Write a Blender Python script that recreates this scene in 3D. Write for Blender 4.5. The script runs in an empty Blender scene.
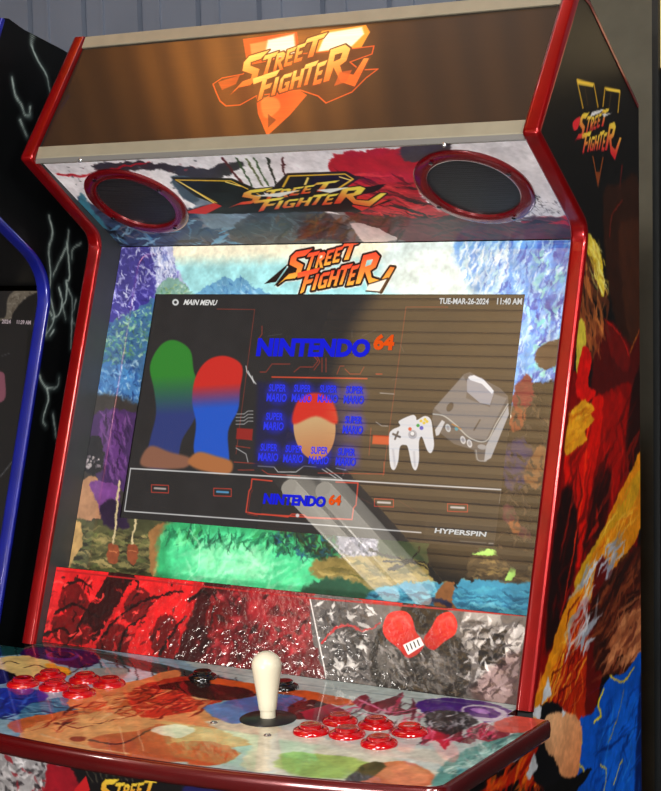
import bpy, bmesh, math, random
import numpy as np
from mathutils import Vector, Matrix

random.seed(4); rng = np.random.default_rng(7)
SC = bpy.context.scene
COL = SC.collection
SC.view_settings.view_transform = 'Standard'
SC.view_settings.look = 'None'
SC.view_settings.exposure = 0
PI = math.pi

# ------------------------------------------------------------------ camera
F = 1717.05
CAM = np.array([1.20485, -1.99676, 1.45571])
CR = np.array([0.86006152, 0.50973177, -0.02162641])
CU = np.array([-0.03061381, 0.09387386, 0.99511331])
CW = np.array([-0.50927102, 0.8551966, -0.09634213])
cam = bpy.data.cameras.new('camera'); camo = bpy.data.objects.new('camera', cam); COL.objects.link(camo)
cam.sensor_fit = 'HORIZONTAL'; cam.sensor_width = 36; cam.lens = 36 * F / 661
cam.clip_start = .01; cam.clip_end = 100
M = Matrix.Identity(4)
for i in range(3):
    M[i][0] = CR[i]; M[i][1] = CU[i]; M[i][2] = -CW[i]; M[i][3] = CAM[i]
camo.matrix_world = M
SC.camera = camo


class Plane:
    """a flat panel: origin, unit axes U and V, facing N; at() measures a photo pixel on it, in metres along U and V"""
    def __init__(s, o, u, v):
        s.o = np.array(o, float); s.u = np.array(u, float) / np.linalg.norm(u); s.v = np.array(v, float) / np.linalg.norm(v)
        s.n = np.cross(s.u, s.v)
        if s.n @ (CAM - s.o) < 0: s.n = -s.n
    def at(s, pts):
        p = np.atleast_2d(np.array(pts, float))
        d = CW + np.outer((p[:, 0] - 330.5) / F, CR) - np.outer((p[:, 1] - 395.5) / F, CU)
        t = ((s.o - CAM) @ s.n) / (d @ s.n)
        h = CAM + d * t[:, None] - s.o
        return np.stack([h @ s.u, h @ s.v], 1)
    def xyz(s, uv, off=0.):
        uv = np.atleast_2d(uv)
        return s.o + np.outer(uv[:, 0], s.u) + np.outer(uv[:, 1], s.v) + s.n * off


# ------------------------------------------------------------------ helpers
def lin(c):
    c = np.asarray(c, float) / 255.
    return np.where(c <= .04045, c / 12.92, ((c + .055) / 1.055) ** 2.4)

def link(name, me, parent=None, mats=()):
    o = bpy.data.objects.new(name, me); COL.objects.link(o)
    for m in mats: me.materials.append(m)
    if parent is not None: o.parent = parent
    return o

def tag(o, label=None, cat=None, group=None, kind=None):
    for k, v in (('label', label), ('category', cat), ('group', group), ('kind', kind)):
        if v: o[k] = v
    return o

def empty(name, loc=(0, 0, 0)):
    o = bpy.data.objects.new(name, None); COL.objects.link(o); o.location = loc; o.empty_display_size = .1
    return o

class MB:
    def __init__(s): s.v = []; s.f = []; s.m = []; s.sm = []
    def add(s, vs, fs, mi=0, smooth=False):
        b = len(s.v); s.v += [tuple(float(q) for q in p) for p in vs]
        for f in fs: s.f.append([b + i for i in f]); s.m.append(mi); s.sm.append(smooth)
    def box(s, a, b, mi=0):
        x0, y0, z0 = a; x1, y1, z1 = b
        s.add([(x0, y0, z0), (x1, y0, z0), (x1, y1, z0), (x0, y1, z0), (x0, y0, z1), (x1, y0, z1), (x1, y1, z1), (x0, y1, z1)],
              [(3, 2, 1, 0), (4, 5, 6, 7), (0, 1, 5, 4), (1, 2, 6, 5), (2, 3, 7, 6), (3, 0, 4, 7)], mi)
    def prism_x(s, yz, x0, x1, mi=0):
        n = len(yz)
        s.add([(x0, y, z) for y, z in yz] + [(x1, y, z) for y, z in yz],
              [list(range(n)), list(range(2 * n - 1, n - 1, -1))] + [(i, i + n, (i + 1) % n + n, (i + 1) % n) for i in range(n)], mi)
    def lathe(s, prof, c=(0, 0, 0), n=40, mi=0, ax=None):
        """prof: list of (r, h) from bottom to top around axis ax at c"""
        ax = Vector((0, 0, 1) if ax is None else ax).normalized(); q = ax.to_track_quat('Z', 'Y'); c = Vector(c)
        vs = []; fs = []
        for r, h in prof:
            for k in range(n):
                a = 2 * PI * k / n; vs.append(tuple(c + q @ Vector((r * math.cos(a), r * math.sin(a), h))))
        for i in range(len(prof) - 1):
            for k in range(n):
                fs.append((i * n + k, i * n + (k + 1) % n, (i + 1) * n + (k + 1) % n, (i + 1) * n + k))
        fs.append(list(range(n))[::-1]); fs.append([(len(prof) - 1) * n + k for k in range(n)])
        s.add(vs, fs, mi, True)
    def sweep_x(s, path, xs_ns, mi=0):
        """path in the y-z plane; cross-section (x, n) with n along the path's left normal"""
        p = np.array(path); k = len(p); m = len(xs_ns); vs = []; fs = []
        for i in range(k):
            a = p[max(i - 1, 0)]; b = p[i]; c = p[min(i + 1, k - 1)]
            d1 = (b - a) / (np.linalg.norm(b - a) + 1e-12); d2 = (c - b) / (np.linalg.norm(c - b) + 1e-12)
            if i == 0: d1 = d2
            if i == k - 1: d2 = d1
            n1 = np.array([-d1[1], d1[0]]); n2 = np.array([-d2[1], d2[0]])
            nn = n1 + n2; nn = nn / (nn @ n1)
            for x, n in xs_ns: vs.append((x, b[0] + nn[0] * n, b[1] + nn[1] * n))
        for i in range(k - 1):
            for j in range(m):
                fs.append((i * m + j, i * m + (j + 1) % m, (i + 1) * m + (j + 1) % m, (i + 1) * m + j))
        fs.append(list(range(m))[::-1]); fs.append([(k - 1) * m + j for j in range(m)])
        s.add(vs, fs, mi, True)
    def build(s, name, mats, parent=None, bevel=0, auto=.6):
        me = bpy.data.meshes.new(name); me.from_pydata(s.v, [], s.f)
        me.polygons.foreach_set('material_index', s.m); me.polygons.foreach_set('use_smooth', s.sm)
        bm = bmesh.new(); bm.from_mesh(me); bmesh.ops.recalc_face_normals(bm, faces=bm.faces)
        for e in bm.edges:
            if len(e.link_faces) == 2 and e.calc_face_angle(0) > auto: e.smooth = False
        bm.to_mesh(me); bm.free()
        o = link(name, me, parent, mats if isinstance(mats, (list, tuple)) else [mats])
        if bevel:
            b = o.modifiers.new('bevel', 'BEVEL'); b.width = bevel; b.segments = 2; b.limit_method = 'ANGLE'
        return o

def mat(name, col, rough=.5, metal=0, spec=.5, coat=0, coat_rough=.05, emit=None, es=0, cior=1.5, bump=None, var=0, vscale=30):
    m = bpy.data.materials.new(name); m.use_nodes = True; nt = m.node_tree; p = nt.nodes['Principled BSDF']
    p.inputs['Roughness'].default_value = rough; p.inputs['Metallic'].default_value = metal
    p.inputs['Specular IOR Level'].default_value = spec
    p.inputs['Coat Weight'].default_value = coat; p.inputs['Coat IOR'].default_value = cior; p.inputs['Coat Roughness'].default_value = coat_rough
    tc = nt.nodes.new('ShaderNodeTexCoord')
    if isinstance(col, str):
        a = nt.nodes.new('ShaderNodeAttribute'); a.attribute_name = col
        if not es: nt.links.new(a.outputs['Color'], p.inputs['Base Color'])
        else: p.inputs['Base Color'].default_value = (.006, .0055, .005, 1)
        if es:
            nt.links.new(a.outputs['Color'], p.inputs['Emission Color']); p.inputs['Emission Strength'].default_value = es
    else:
        c = (*lin(col), 1)
        if var:
            nz = nt.nodes.new('ShaderNodeTexNoise'); nz.inputs['Scale'].default_value = vscale; nz.inputs['Detail'].default_value = 6
            rp = nt.nodes.new('ShaderNodeValToRGB')
            rp.color_ramp.elements[0].position = .3; rp.color_ramp.elements[1].position = .7
            rp.color_ramp.elements[0].color = (*[x * (1 - var) for x in c[:3]], 1); rp.color_ramp.elements[1].color = (*[x * (1 + var) for x in c[:3]], 1)
            nt.links.new(tc.outputs['Object'], nz.inputs['Vector']); nt.links.new(nz.outputs['Fac'], rp.inputs['Fac'])
            nt.links.new(rp.outputs['Color'], p.inputs['Base Color'])
        else: p.inputs['Base Color'].default_value = c
        if emit is not None:
            p.inputs['Emission Color'].default_value = (*lin(emit), 1); p.inputs['Emission Strength'].default_value = es
    if bump:
        sc, st, dist = bump
        nz = nt.nodes.new('ShaderNodeTexNoise'); nz.inputs['Scale'].default_value = sc; nz.inputs['Detail'].default_value = 3
        b = nt.nodes.new('ShaderNodeBump'); b.inputs['Strength'].default_value = st; b.inputs['Distance'].default_value = dist
        nt.links.new(tc.outputs['Object'], nz.inputs['Vector']); nt.links.new(nz.outputs['Fac'], b.inputs['Height'])
        nt.links.new(b.outputs['Normal'], p.inputs['Normal'])
        nt.links.new(b.outputs['Normal'], p.inputs['Coat Normal'])
    return m

# ------------------------------------------------------------------ painting: printed artwork as vertex colours of a fine mesh
def vnoise(x, y, seed):
    r = np.random.default_rng(seed); g = r.random((64, 64))
    xi = np.floor(x).astype(int); yi = np.floor(y).astype(int); fx = x - xi; fy = y - yi
    fx = fx * fx * (3 - 2 * fx); fy = fy * fy * (3 - 2 * fy)
    a = g[yi % 64, xi % 64]; b = g[yi % 64, (xi + 1) % 64]; c = g[(yi + 1) % 64, xi % 64]; d = g[(yi + 1) % 64, (xi + 1) % 64]
    return (a * (1 - fx) + b * fx) * (1 - fy) + (c * (1 - fx) + d * fx) * fy

def fbm(x, y, seed, o=4):
    t = 0; a = .5
    for i in range(o): t = t + a * vnoise(x * 2 ** i, y * 2 ** i, seed + i); a *= .5
    return t / (1 - .5 ** o)

def smooth_closed(p, k=5):
    n = len(p); out = []
    for i in range(n):
        a, b, c, d = p[i - 1], p[i], p[(i + 1) % n], p[(i + 2) % n]
        for t in np.arange(k) / k:
            out.append(.5 * (2 * b + (c - a) * t + (2 * a - 5 * b + 4 * c - d) * t * t + (3 * b - a - 3 * c + d) * t ** 3))
    return np.array(out)

def smooth_open(p, k=6):
    if len(p) < 3: return p
    q = np.vstack([2 * p[0] - p[1], p, 2 * p[-1] - p[-2]]); out = []
    for i in range(1, len(q) - 2):
        a, b, c, d = q[i - 1], q[i], q[i + 1], q[i + 2]
        for t in np.arange(k) / k:
            out.append(.5 * (2 * b + (c - a) * t + (2 * a - 5 * b + 4 * c - d) * t * t + (3 * b - a - 3 * c + d) * t ** 3))
    out.append(p[-1]); return np.array(out)

class Canvas:
    """colours over a rectangle of a Plane, in millimetres"""
    def __init__(s, plane, u0, u1, v0, v1, step=.9, base=(0, 0, 0)):
        s.pl = plane; s.u0, s.u1, s.v0, s.v1 = [1000 * q for q in (u0, u1, v0, v1)]
        s.nu = int((s.u1 - s.u0) / step) + 1; s.nv = int((s.v1 - s.v0) / step) + 1
        s.X, s.Y = np.meshgrid(np.linspace(s.u0, s.u1, s.nu), np.linspace(s.v0, s.v1, s.nv))
        s.c = np.ones((s.nv, s.nu, 3)) * np.array(base, float); s.seed = 100
        s.k = 1.13          # mm per photo pixel, roughly
    def p(s, pts): return s.pl.at(pts) * 1000
    def _win(s, q, m):
        du = (s.u1 - s.u0) / (s.nu - 1); dv = (s.v1 - s.v0) / (s.nv - 1)
        i0 = int(max(0, (q[:, 0].min() - m - s.u0) / du)); i1 = int(min(s.nu, (q[:, 0].max() + m - s.u0) / du + 2))
        j0 = int(max(0, (q[:, 1].min() - m - s.v0) / dv)); j1 = int(min(s.nv, (q[:, 1].max() + m - s.v0) / dv + 2))
        return (slice(j0, j1), slice(i0, i1)) if i1 > i0 and j1 > j0 else None
    def _warp(s, w, amp, sc):
        X, Y = s.X[w], s.Y[w]
        if amp:
            s.seed += 7
            X = X + amp * 2 * (fbm(X / sc, Y / sc, s.seed) - .5); Y = Y + amp * 2 * (fbm(X / sc + 9, Y / sc + 4, s.seed + 3) - .5)
        return X, Y
    def _mix(s, w, m, col, a):
        m = (m * a)[..., None]; s.c[w] = s.c[w] * (1 - m) + np.asarray(col, float) * m
    def poly(s, pts, col, soft=1., warp=0, wsc=12, a=1, smooth=True, col2=None, d=None, holes=()):
        loops = [s.p(l) for l in (pts, *holes)]
        if smooth: loops = [smooth_closed(l) for l in loops]
        soft = soft * s.k; w = s._win(loops[0], soft + warp * 2 + 1)
        if w is None: return
        X, Y = s._warp(w, warp, wsc); ins = np.zeros(X.shape, bool); dist = np.full(X.shape, 1e9)
        for l in loops:
            for i in range(len(l)):
                x1, y1 = l[i]; x2, y2 = l[(i + 1) % len(l)]
                if y1 != y2: ins ^= ((y1 > Y) != (y2 > Y)) & (X < (x2 - x1) * (Y - y1) / (y2 - y1) + x1)
                dx, dy = x2 - x1, y2 - y1; L = dx * dx + dy * dy + 1e-12
                t = np.clip(((X - x1) * dx + (Y - y1) * dy) / L, 0, 1)
                dist = np.minimum(dist, (X - x1 - t * dx) ** 2 + (Y - y1 - t * dy) ** 2)
        dist = np.sqrt(dist); sd = np.where(ins, dist, -dist)
        m = np.clip(sd / soft + .5, 0, 1); m = m * m * (3 - 2 * m)
        if col2 is not None:      # gradient from col to col2 along the photo direction d = (p0, p1)
            g0, g1 = s.p([d[0], d[1]]); gd = g1 - g0; t = np.clip(((X - g0[0]) * gd[0] + (Y - g0[1]) * gd[1]) / (gd @ gd), 0, 1)[..., None]
            cc = np.asarray(col, float) * (1 - t) + np.asarray(col2, float) * t
        else: cc = col
        s._mix(w, m, cc, a)
    def ell(s, c, rx, ry, col, rot=0, **k):
        t = np.linspace(0, 2 * PI, 16, endpoint=False); r = math.radians(rot)
        x = rx * np.cos(t); y = ry * np.sin(t)
        s.poly(np.stack([c[0] + x * math.cos(r) - y * math.sin(r), c[1] + x * math.sin(r) + y * math.cos(r)], 1), col, **k)
    def line(s, pts, w0, col, w1=None, soft=1., warp=0, wsc=12, a=1, smooth=True, mid=False):
        w1 = w0 if w1 is None else w1; q = s.p(pts)
        if smooth: q = smooth_open(q)
        soft *= s.k; w0 *= s.k; w1 *= s.k
        w = s._win(q, max(w0, w1) + soft + warp * 2 + 1)
        if w is None: return
        X, Y = s._warp(w, warp, wsc); best = np.full(X.shape, -1e9); n = len(q) - 1
        for i in range(n):
            dx, dy = q[i + 1] - q[i]; L = dx * dx + dy * dy + 1e-12
            t = np.clip(((X - q[i][0]) * dx + (Y - q[i][1]) * dy) / L, 0, 1); f = (i + t) / n
            ww = w0 + (w1 - w0) * f
            if mid: ww = w0 * np.sin(np.clip(f, .02, .98) * PI)
            best = np.maximum(best, ww / 2 - np.hypot(X - q[i][0] - t * dx, Y - q[i][1] - t * dy))
        m = np.clip(best / soft + .5, 0, 1); s._mix(w, m, col, a)
    def fleck(s, region, n, L, wd, cols, ang, jit=.3, a=.8, soft=.8):
        """short painterly strokes inside a photo-space polygon"""
        n = int(n * 1.7); reg = np.array(region, float); x0, y0 = reg.min(0); x1, y1 = reg.max(0); k = 0; tries = 0
        while k < n and tries < n * 12:
            tries += 1; x = random.uniform(x0, x1); y = random.uniform(y0, y1); ins = False
            for i in range(len(reg)):
                xa, ya = reg[i - 1]; xb, yb = reg[i]
                if (ya > y) != (yb > y) and x < (xb - xa) * (y - ya) / (yb - ya) + xa: ins = not ins
            if not ins: continue
            k += 1; t = math.radians(ang) + random.gauss(0, jit); l = L * random.uniform(.3, 1.2) / 2; b = random.gauss(0, .22) * l
            s.line([(x - l * math.cos(t), y - l * math.sin(t)), (x - b * math.sin(t), y + b * math.cos(t)), (x + l * math.cos(t), y + l * math.sin(t))], wd * random.uniform(.7, 2.2), random.choice(cols), a=min(1, a * random.uniform(.5, 1.2)), soft=soft * 1.2, smooth=False, mid=True)
    def brush(s, amp=2.2, sc=9, tone=.16, seed=0):
        """break the flat shapes up the way brushwork does: wander the edges at two sizes and vary the tone"""
        X, Y = s.X, s.Y; A = amp * s.k
        dx = A * 2 * (fbm(X / sc, Y / sc, 900 + seed) - .5) + A * 1.1 * (fbm(X / sc * 3.1, Y / sc * 3.1, 930 + seed) - .5)
        dy = A * 2 * (fbm(X / sc + 5, Y / sc + 8, 960 + seed) - .5) + A * 1.1 * (fbm(X / sc * 3.1, Y / sc * 3.1, 990 + seed) - .5)
        s.c = s.sample((X + dx) / 1000, (Y + dy) / 1000)
        n = .6 * fbm(X / 5, Y / 5, 1010 + seed, 3) + fbm(X / 16, Y / 16, 1030 + seed, 4); s.c *= (1 + tone * 1.5 * (n - .8))[..., None]
    def grain(s, amp, sx, sy, seed=0, region=None, soft=4):
        """multiply by streaky noise, features sx by sy mm"""
        n = fbm(s.X / sx, s.Y / sy, 500 + seed, 4); s.c *= (1 + amp * 2 * (n - .5))[..., None]
    def sample(s, u, v):
        x = np.clip((np.asarray(u) * 1000 - s.u0) / (s.u1 - s.u0) * (s.nu - 1), 0, s.nu - 1.001); y = np.clip((np.asarray(v) * 1000 - s.v0) / (s.v1 - s.v0) * (s.nv - 1), 0, s.nv - 1.001)
        i = x.astype(int); j = y.astype(int); fx = (x - i)[..., None]; fy = (y - j)[..., None]
        return (s.c[j, i] * (1 - fx) + s.c[j, i + 1] * fx) * (1 - fy) + (s.c[j + 1, i] * (1 - fx) + s.c[j + 1, i + 1] * fx) * fy

def set_colours(me, rgb, n_total):
    at = me.color_attributes.new('print', 'FLOAT_COLOR', 'POINT')
    buf = np.ones((n_total, 4), np.float32); buf[:len(rgb), :3] = lin(np.clip(rgb, 0, 255)); at.data.foreach_set('color', buf.ravel())

def grid_mesh(name, P, rgb, mats, parent, back=None, hole=None, extra=None):
    """P: (nv, nu, 3) positions, rgb the same shape; back: vector that thickens it into a closed slab"""
    nv, nu = P.shape[:2]; V = P.reshape(-1, 3); idx = np.arange(nv * nu).reshape(nv, nu)
    Q = np.stack([idx[:-1, :-1], idx[:-1, 1:], idx[1:, 1:], idx[1:, :-1]], -1)
    if hole is not None: Q = Q[~hole]
    Q = Q.reshape(-1, 4); polys = Q.tolist(); N = len(V); verts = V.tolist(); mi = [0] * len(polys)
    if back is not None:
        ring = np.concatenate([idx[0, :-1], idx[:-1, -1], idx[-1, :0:-1], idx[:0:-1, 0]])
        b = np.array(back); cols = V[ring]; base = len(verts)
        verts += cols.tolist(); verts += (cols + b).tolist(); r = len(ring)
        for i in range(r):
            j = (i + 1) % r; polys.append([base + i, base + r + i, base + r + j, base + j]); mi.append(1)
        polys.append([base + r + i for i in range(r)]); mi.append(1)
    me = bpy.data.meshes.new(name); me.from_pydata(verts, [], polys)
    me.polygons.foreach_set('material_index', mi)
    set_colours(me, rgb.reshape(-1, 3), len(verts))
    return link(name, me, parent, mats)

def canvas_mesh(name, cv, mats, parent, thick=.006, off=0, hole=None):
    P = cv.pl.xyz(np.stack([cv.X.ravel(), cv.Y.ravel()], 1) / 1000, off).reshape(cv.nv, cv.nu, 3)
    h = None
    if hole is not None:
        u0, u1, v0, v1 = [q * 1000 for q in hole]; xc = (cv.X[:-1, :-1] + cv.X[1:, 1:]) / 2; yc = (cv.Y[:-1, :-1] + cv.Y[1:, 1:]) / 2
        h = (xc > u0) & (xc < u1) & (yc > v0) & (yc < v1)
    return grid_mesh(name, P, cv.c, mats, parent, -cv.pl.n * thick if thick else None, h)

# ---- slanted brush lettering, as polygons in a 0..1 box (y up); used for the big logos
GL = {
 'S': [[(-.25, -.14), (.0, .02), (.42, .0), (.62, .16), (.64, .46), (.26, .66), (.24, .78), (.6, .8), (.86, 1.02), (.14, 1), (-.02, .84), (.0, .56), (.4, .36), (.4, .22), (.1, .2)]],
 'T': [[(-.05, .8), (.02, 1.02), (.95, 1.06), (.8, .83), (.56, .82), (.5, 0), (.24, .0), (.32, .8)]],
 'R': [[(0, 0), (0, 1), (.55, 1.02), (.8, .86), (.76, .58), (.52, .44), (.92, -.04), (.6, -.02), (.27, .4), (.25, 0)], [(.25, .8), (.25, .6), (.48, .64), (.5, .78)]],
 'E': [[(0, 0), (.0, 1), (.85, 1.04), (.7, .83), (.25, .8), (.25, .6), (.62, .62), (.56, .42), (.25, .42), (.25, .2), (.75, .22), (.7, 0)]],
 'F': [[(0, 0), (.02, .78), (-.5, .74), (-.62, .98), (1.0, 1.06), (.85, .84), (.3, .8), (.28, .58), (.7, .6), (.62, .42), (.27, .4), (.25, .06)]],
 'I': [[(.05, 0), (.1, 1), (.8, 1.0), (.75, 0)]],
 'G': [[(.9, .78), (.98, 1), (.25, 1), (.0, .8), (.0, .2), (.2, 0), (.9, .02), (.9, .54), (.5, .54), (.46, .38), (.62, .36), (.62, .2), (.3, .2), (.28, .78)]],
 'H': [[(0, 0), (0, 1), (.28, 1), (.28, .62), (.62, .62), (.62, 1), (.9, 1), (.9, -.02), (.62, 0), (.62, .42), (.28, .42), (.28, 0)]],
 'r': [[(0, 0), (0, 1.0), (.62, 1.04), (.9, .86), (.84, .5), (.6, .4), (.78, .14), (1.32, -.02), (1.62, .42), (1.86, .38), (1.5, -.42), (.8, -.14), (.32, .4), (.25, 0)], [(.26, .8), (.26, .58), (.54, .62), (.58, .8)]],
}
# letter, x, y (baseline), width, height in the logo's own 661 x 307 frame (y down)
LOGO = [('S', 118, 212, 110, 130), ('T', 205, 172, 58, 84), ('R', 258, 158, 44, 74), ('E', 300, 145, 44, 72), ('E', 340, 133, 44, 72), ('T', 375, 122, 86, 84),
        ('F', 188, 278, 66, 108), ('I', 242, 262, 22, 76), ('G', 268, 256, 46, 76), ('H', 316, 246, 50, 78), ('T', 360, 238, 56, 90), ('E', 408, 240, 46, 92), ('r', 450, 232, 92, 136)]
def logo_letters(shear=.28, slope=-.16):
    out = []
    for ch, x, y, w, h in LOGO:
        loops = []
        for l in GL[ch]:
            loops.append([(x + a * w + b * h * shear, y - b * h + a * w * slope) for a, b in l])
        out.append(loops)
    return out

def paint_logo(cv, m, top, bot, ol=(20, 8, 6), olw=5, glow=None, soft=1.):
    """m maps the logo frame to photo pixels: (x, y) -> pixel"""
    L = [[[m(*q) for q in l] for l in loops] for loops in logo_letters()]
    if olw:
        for loops in L: cv.line(loops[0] + [loops[0][0]], olw, ol, smooth=False, soft=soft)
    for (ch, x, y, w, h), loops in zip(LOGO, L):
        cv.poly(loops[0], top, soft=soft, smooth=False, col2=bot, d=(m(x + w / 2, y - h), m(x + w / 2 - h * .1, y)), holes=loops[1:])

def affine(o, ax, ay):      # logo frame corner (0,0) and the ends of its 661-wide and 307-high sides, as pixels
    o, ax, ay = map(np.array, (o, ax, ay)); ex = (ax - o) / 661.; ey = (ay - o) / 307.
    return lambda x, y: tuple(o + ex * x + ey * y)

# ---- lettering as real mesh (built-in font), fitted into a parallelogram of the plane
def text_mesh(name, strings, pl, m, parent, off=.0008, bold=0):
    """strings: list of (text, BL, BR, TL) in photo pixels measured on the plane pl"""
    mb = MB()
    for it in strings:
        s, bl, br, tl = it[:4]
        cu = bpy.data.curves.new('txt', 'FONT'); cu.body = s; cu.offset = bold; cu.resolution_u = 3
        o = bpy.data.objects.new('txt', cu); COL.objects.link(o); dg = bpy.context.evaluated_depsgraph_get()
        me = bpy.data.meshes.new_from_object(o.evaluated_get(dg)); bpy.data.objects.remove(o); bpy.data.curves.remove(cu)
        v = np.array([x.co[:2] for x in me.vertices]); lo = v.min(0); hi = v.max(0); v = (v - lo) / (hi - lo)
        bl, br, tl = map(np.array, (bl, br, tl)); px = bl + np.outer(v[:, 0], br - bl) + np.outer(v[:, 1], tl - bl)
        mb.add(pl.xyz(pl.at(px), off), [list(p.vertices) for p in me.polygons]); bpy.data.meshes.remove(me)
    return mb.build(name, m, parent)

# ------------------------------------------------------------------ materials
M_RED = mat('red_chrome_trim', (136, 5, 8), .28, .6, .5, coat=.35, coat_rough=.06, var=.25, vscale=14)
M_DARKRED = mat('dark_red_trim', (84, 5, 8), .25, .4, .6, coat=1, coat_rough=.08, var=.2, vscale=20)
M_GREY = mat('grey_laminate', (46, 49, 51), .45, bump=(600, .15, .0004), var=.08, vscale=60)
M_BLACK = mat('black_laminate', (14, 14, 15), .4)
M_ALU = mat('beige_anodised_metal', (140, 134, 116), .42, .35, var=.06, vscale=40)
M_STEEL = mat('steel', (190, 190, 190), .25, .9)
M_PRINT = mat('printed_vinyl', 'print', .35, spec=.4)
M_SIDE = mat('printed_side_vinyl', 'print', .42, spec=.22)
M_ACRYL = mat('print_under_acrylic', 'print', .6, spec=.2, coat=1, coat_rough=.015, cior=1.75)
M_CP = mat('glossy_control_overlay', 'print', .45, spec=.15, coat=1, cior=1.4, coat_rough=.03)
M_WRINKLE = mat('wrinkled_glossy_vinyl', 'print', .4, spec=.25, coat=1, coat_rough=.07, cior=1.55, bump=(95, .35, .002))
M_SPK = mat('speaker_panel_vinyl', 'print', .35, spec=.3, coat=.25, coat_rough=.06)
M_SCREEN = mat('lit_screen', 'print', .5, spec=.2, coat=1, coat_rough=.01, es=1.0, cior=1.8)
M_MARQ = mat('backlit_marquee', 'print', .35, spec=.3, coat=1, coat_rough=.05, es=1.35, cior=1.5)
M_SPRING = mat('red_speaker_ring', (112, 5, 14), .22, .35, .6, coat=1)
M_BTN = mat('translucent_red_plastic', (176, 7, 16), .12, 0, .6, coat=1, coat_rough=.02)
M_BTN2 = mat('red_button_top', (158, 5, 12), .16, 0, .6, coat=1, coat_rough=.03)
M_BBTN = mat('black_plastic', (12, 12, 13), .2, coat=1)
M_CREAM = mat('cream_plastic', (206, 199, 176), .35, spec=.5)
M_WASHER = mat('black_washer', (22, 22, 24), .35)

def grille_mat():
    m = mat('black_perforated_grille', (26, 26, 28), .5, .3)
    nt = m.node_tree; p = nt.nodes['Principled BSDF']
    tc = [n for n in nt.nodes if n.type == 'TEX_COORD'][0]
    vo = nt.nodes.new('ShaderNodeTexVoronoi'); vo.inputs['Scale'].default_value = 420; vo.inputs['Randomness'].default_value = .15
    rp = nt.nodes.new('ShaderNodeValToRGB'); rp.color_ramp.elements[0].color = (.001, .001, .001, 1); rp.color_ramp.elements[1].color = (.03, .03, .032, 1)
    rp.color_ramp.elements[0].position = .35; rp.color_ramp.elements[1].position = .5
    nt.links.new(tc.outputs['Object'], vo.inputs['Vector']); nt.links.new(vo.outputs['Distance'], rp.inputs['Fac']); nt.links.new(rp.outputs['Color'], p.inputs['Base Color'])
    return m
M_GRILLE = grille_mat()
def emit(name, col, s): return mat(name, (0, 0, 0), .6, spec=0, emit=col, es=s)

# ------------------------------------------------------------------ the cabinet: measured profile (y, z)
XI, XO = .370, .390
P1, P2, P3, P4 = (-.0196, 1.7394), (-.1487, 1.562), (0., 1.450), (-.1836, .8856)
TOPB, TOPM, DB = (.1812, 1.611), (.015, 1.7285), .1812
def bez(a, b, c, n=7):
    a, b, c = map(np.array, (a, b, c)); return [tuple((1 - t) ** 2 * a + 2 * t * (1 - t) * b + t * t * c) for t in np.linspace(0, 1, n)]
def toward(a, b, d): a = np.array(a); b = np.array(b); return tuple(a + (b - a) / np.linalg.norm(b - a) * d)
FRONT = [P1] + bez(toward(P2, P1, .008), P2, toward(P2, P3, .008), 5) + bez(toward(P3, P2, .022), (.003, 1.450), toward(P3, P4, .03)) + [P4]
FZ = np.array([z for y, z in FRONT])[::-1]; FY = np.array([y for y, z in FRONT])[::-1]
ZCP = .862
def y_front(z): return np.where(z < ZCP, -.400, np.where(z < P4[1], -.1775, np.interp(z, FZ, FY) + .006))
def y_back(z): return np.interp(z, [0, TOPB[1], TOPM[1], P1[1]], [DB, DB, TOPM[0], P1[0] + .012])

cab = empty('arcade_cabinet', (0, -.1, 0))
tag(cab, 'large arcade cabinet in the middle with red edge trim, lit brown sign and white joystick', 'arcade cabinet', 'arcade cabinets')
def put(o, parent=cab):      # parts are modelled where they stand; parenting keeps them there
    o.parent = parent
    if parent.type == 'EMPTY': o.matrix_parent_inverse = Matrix.Translation(-parent.location)
    return o

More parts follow.
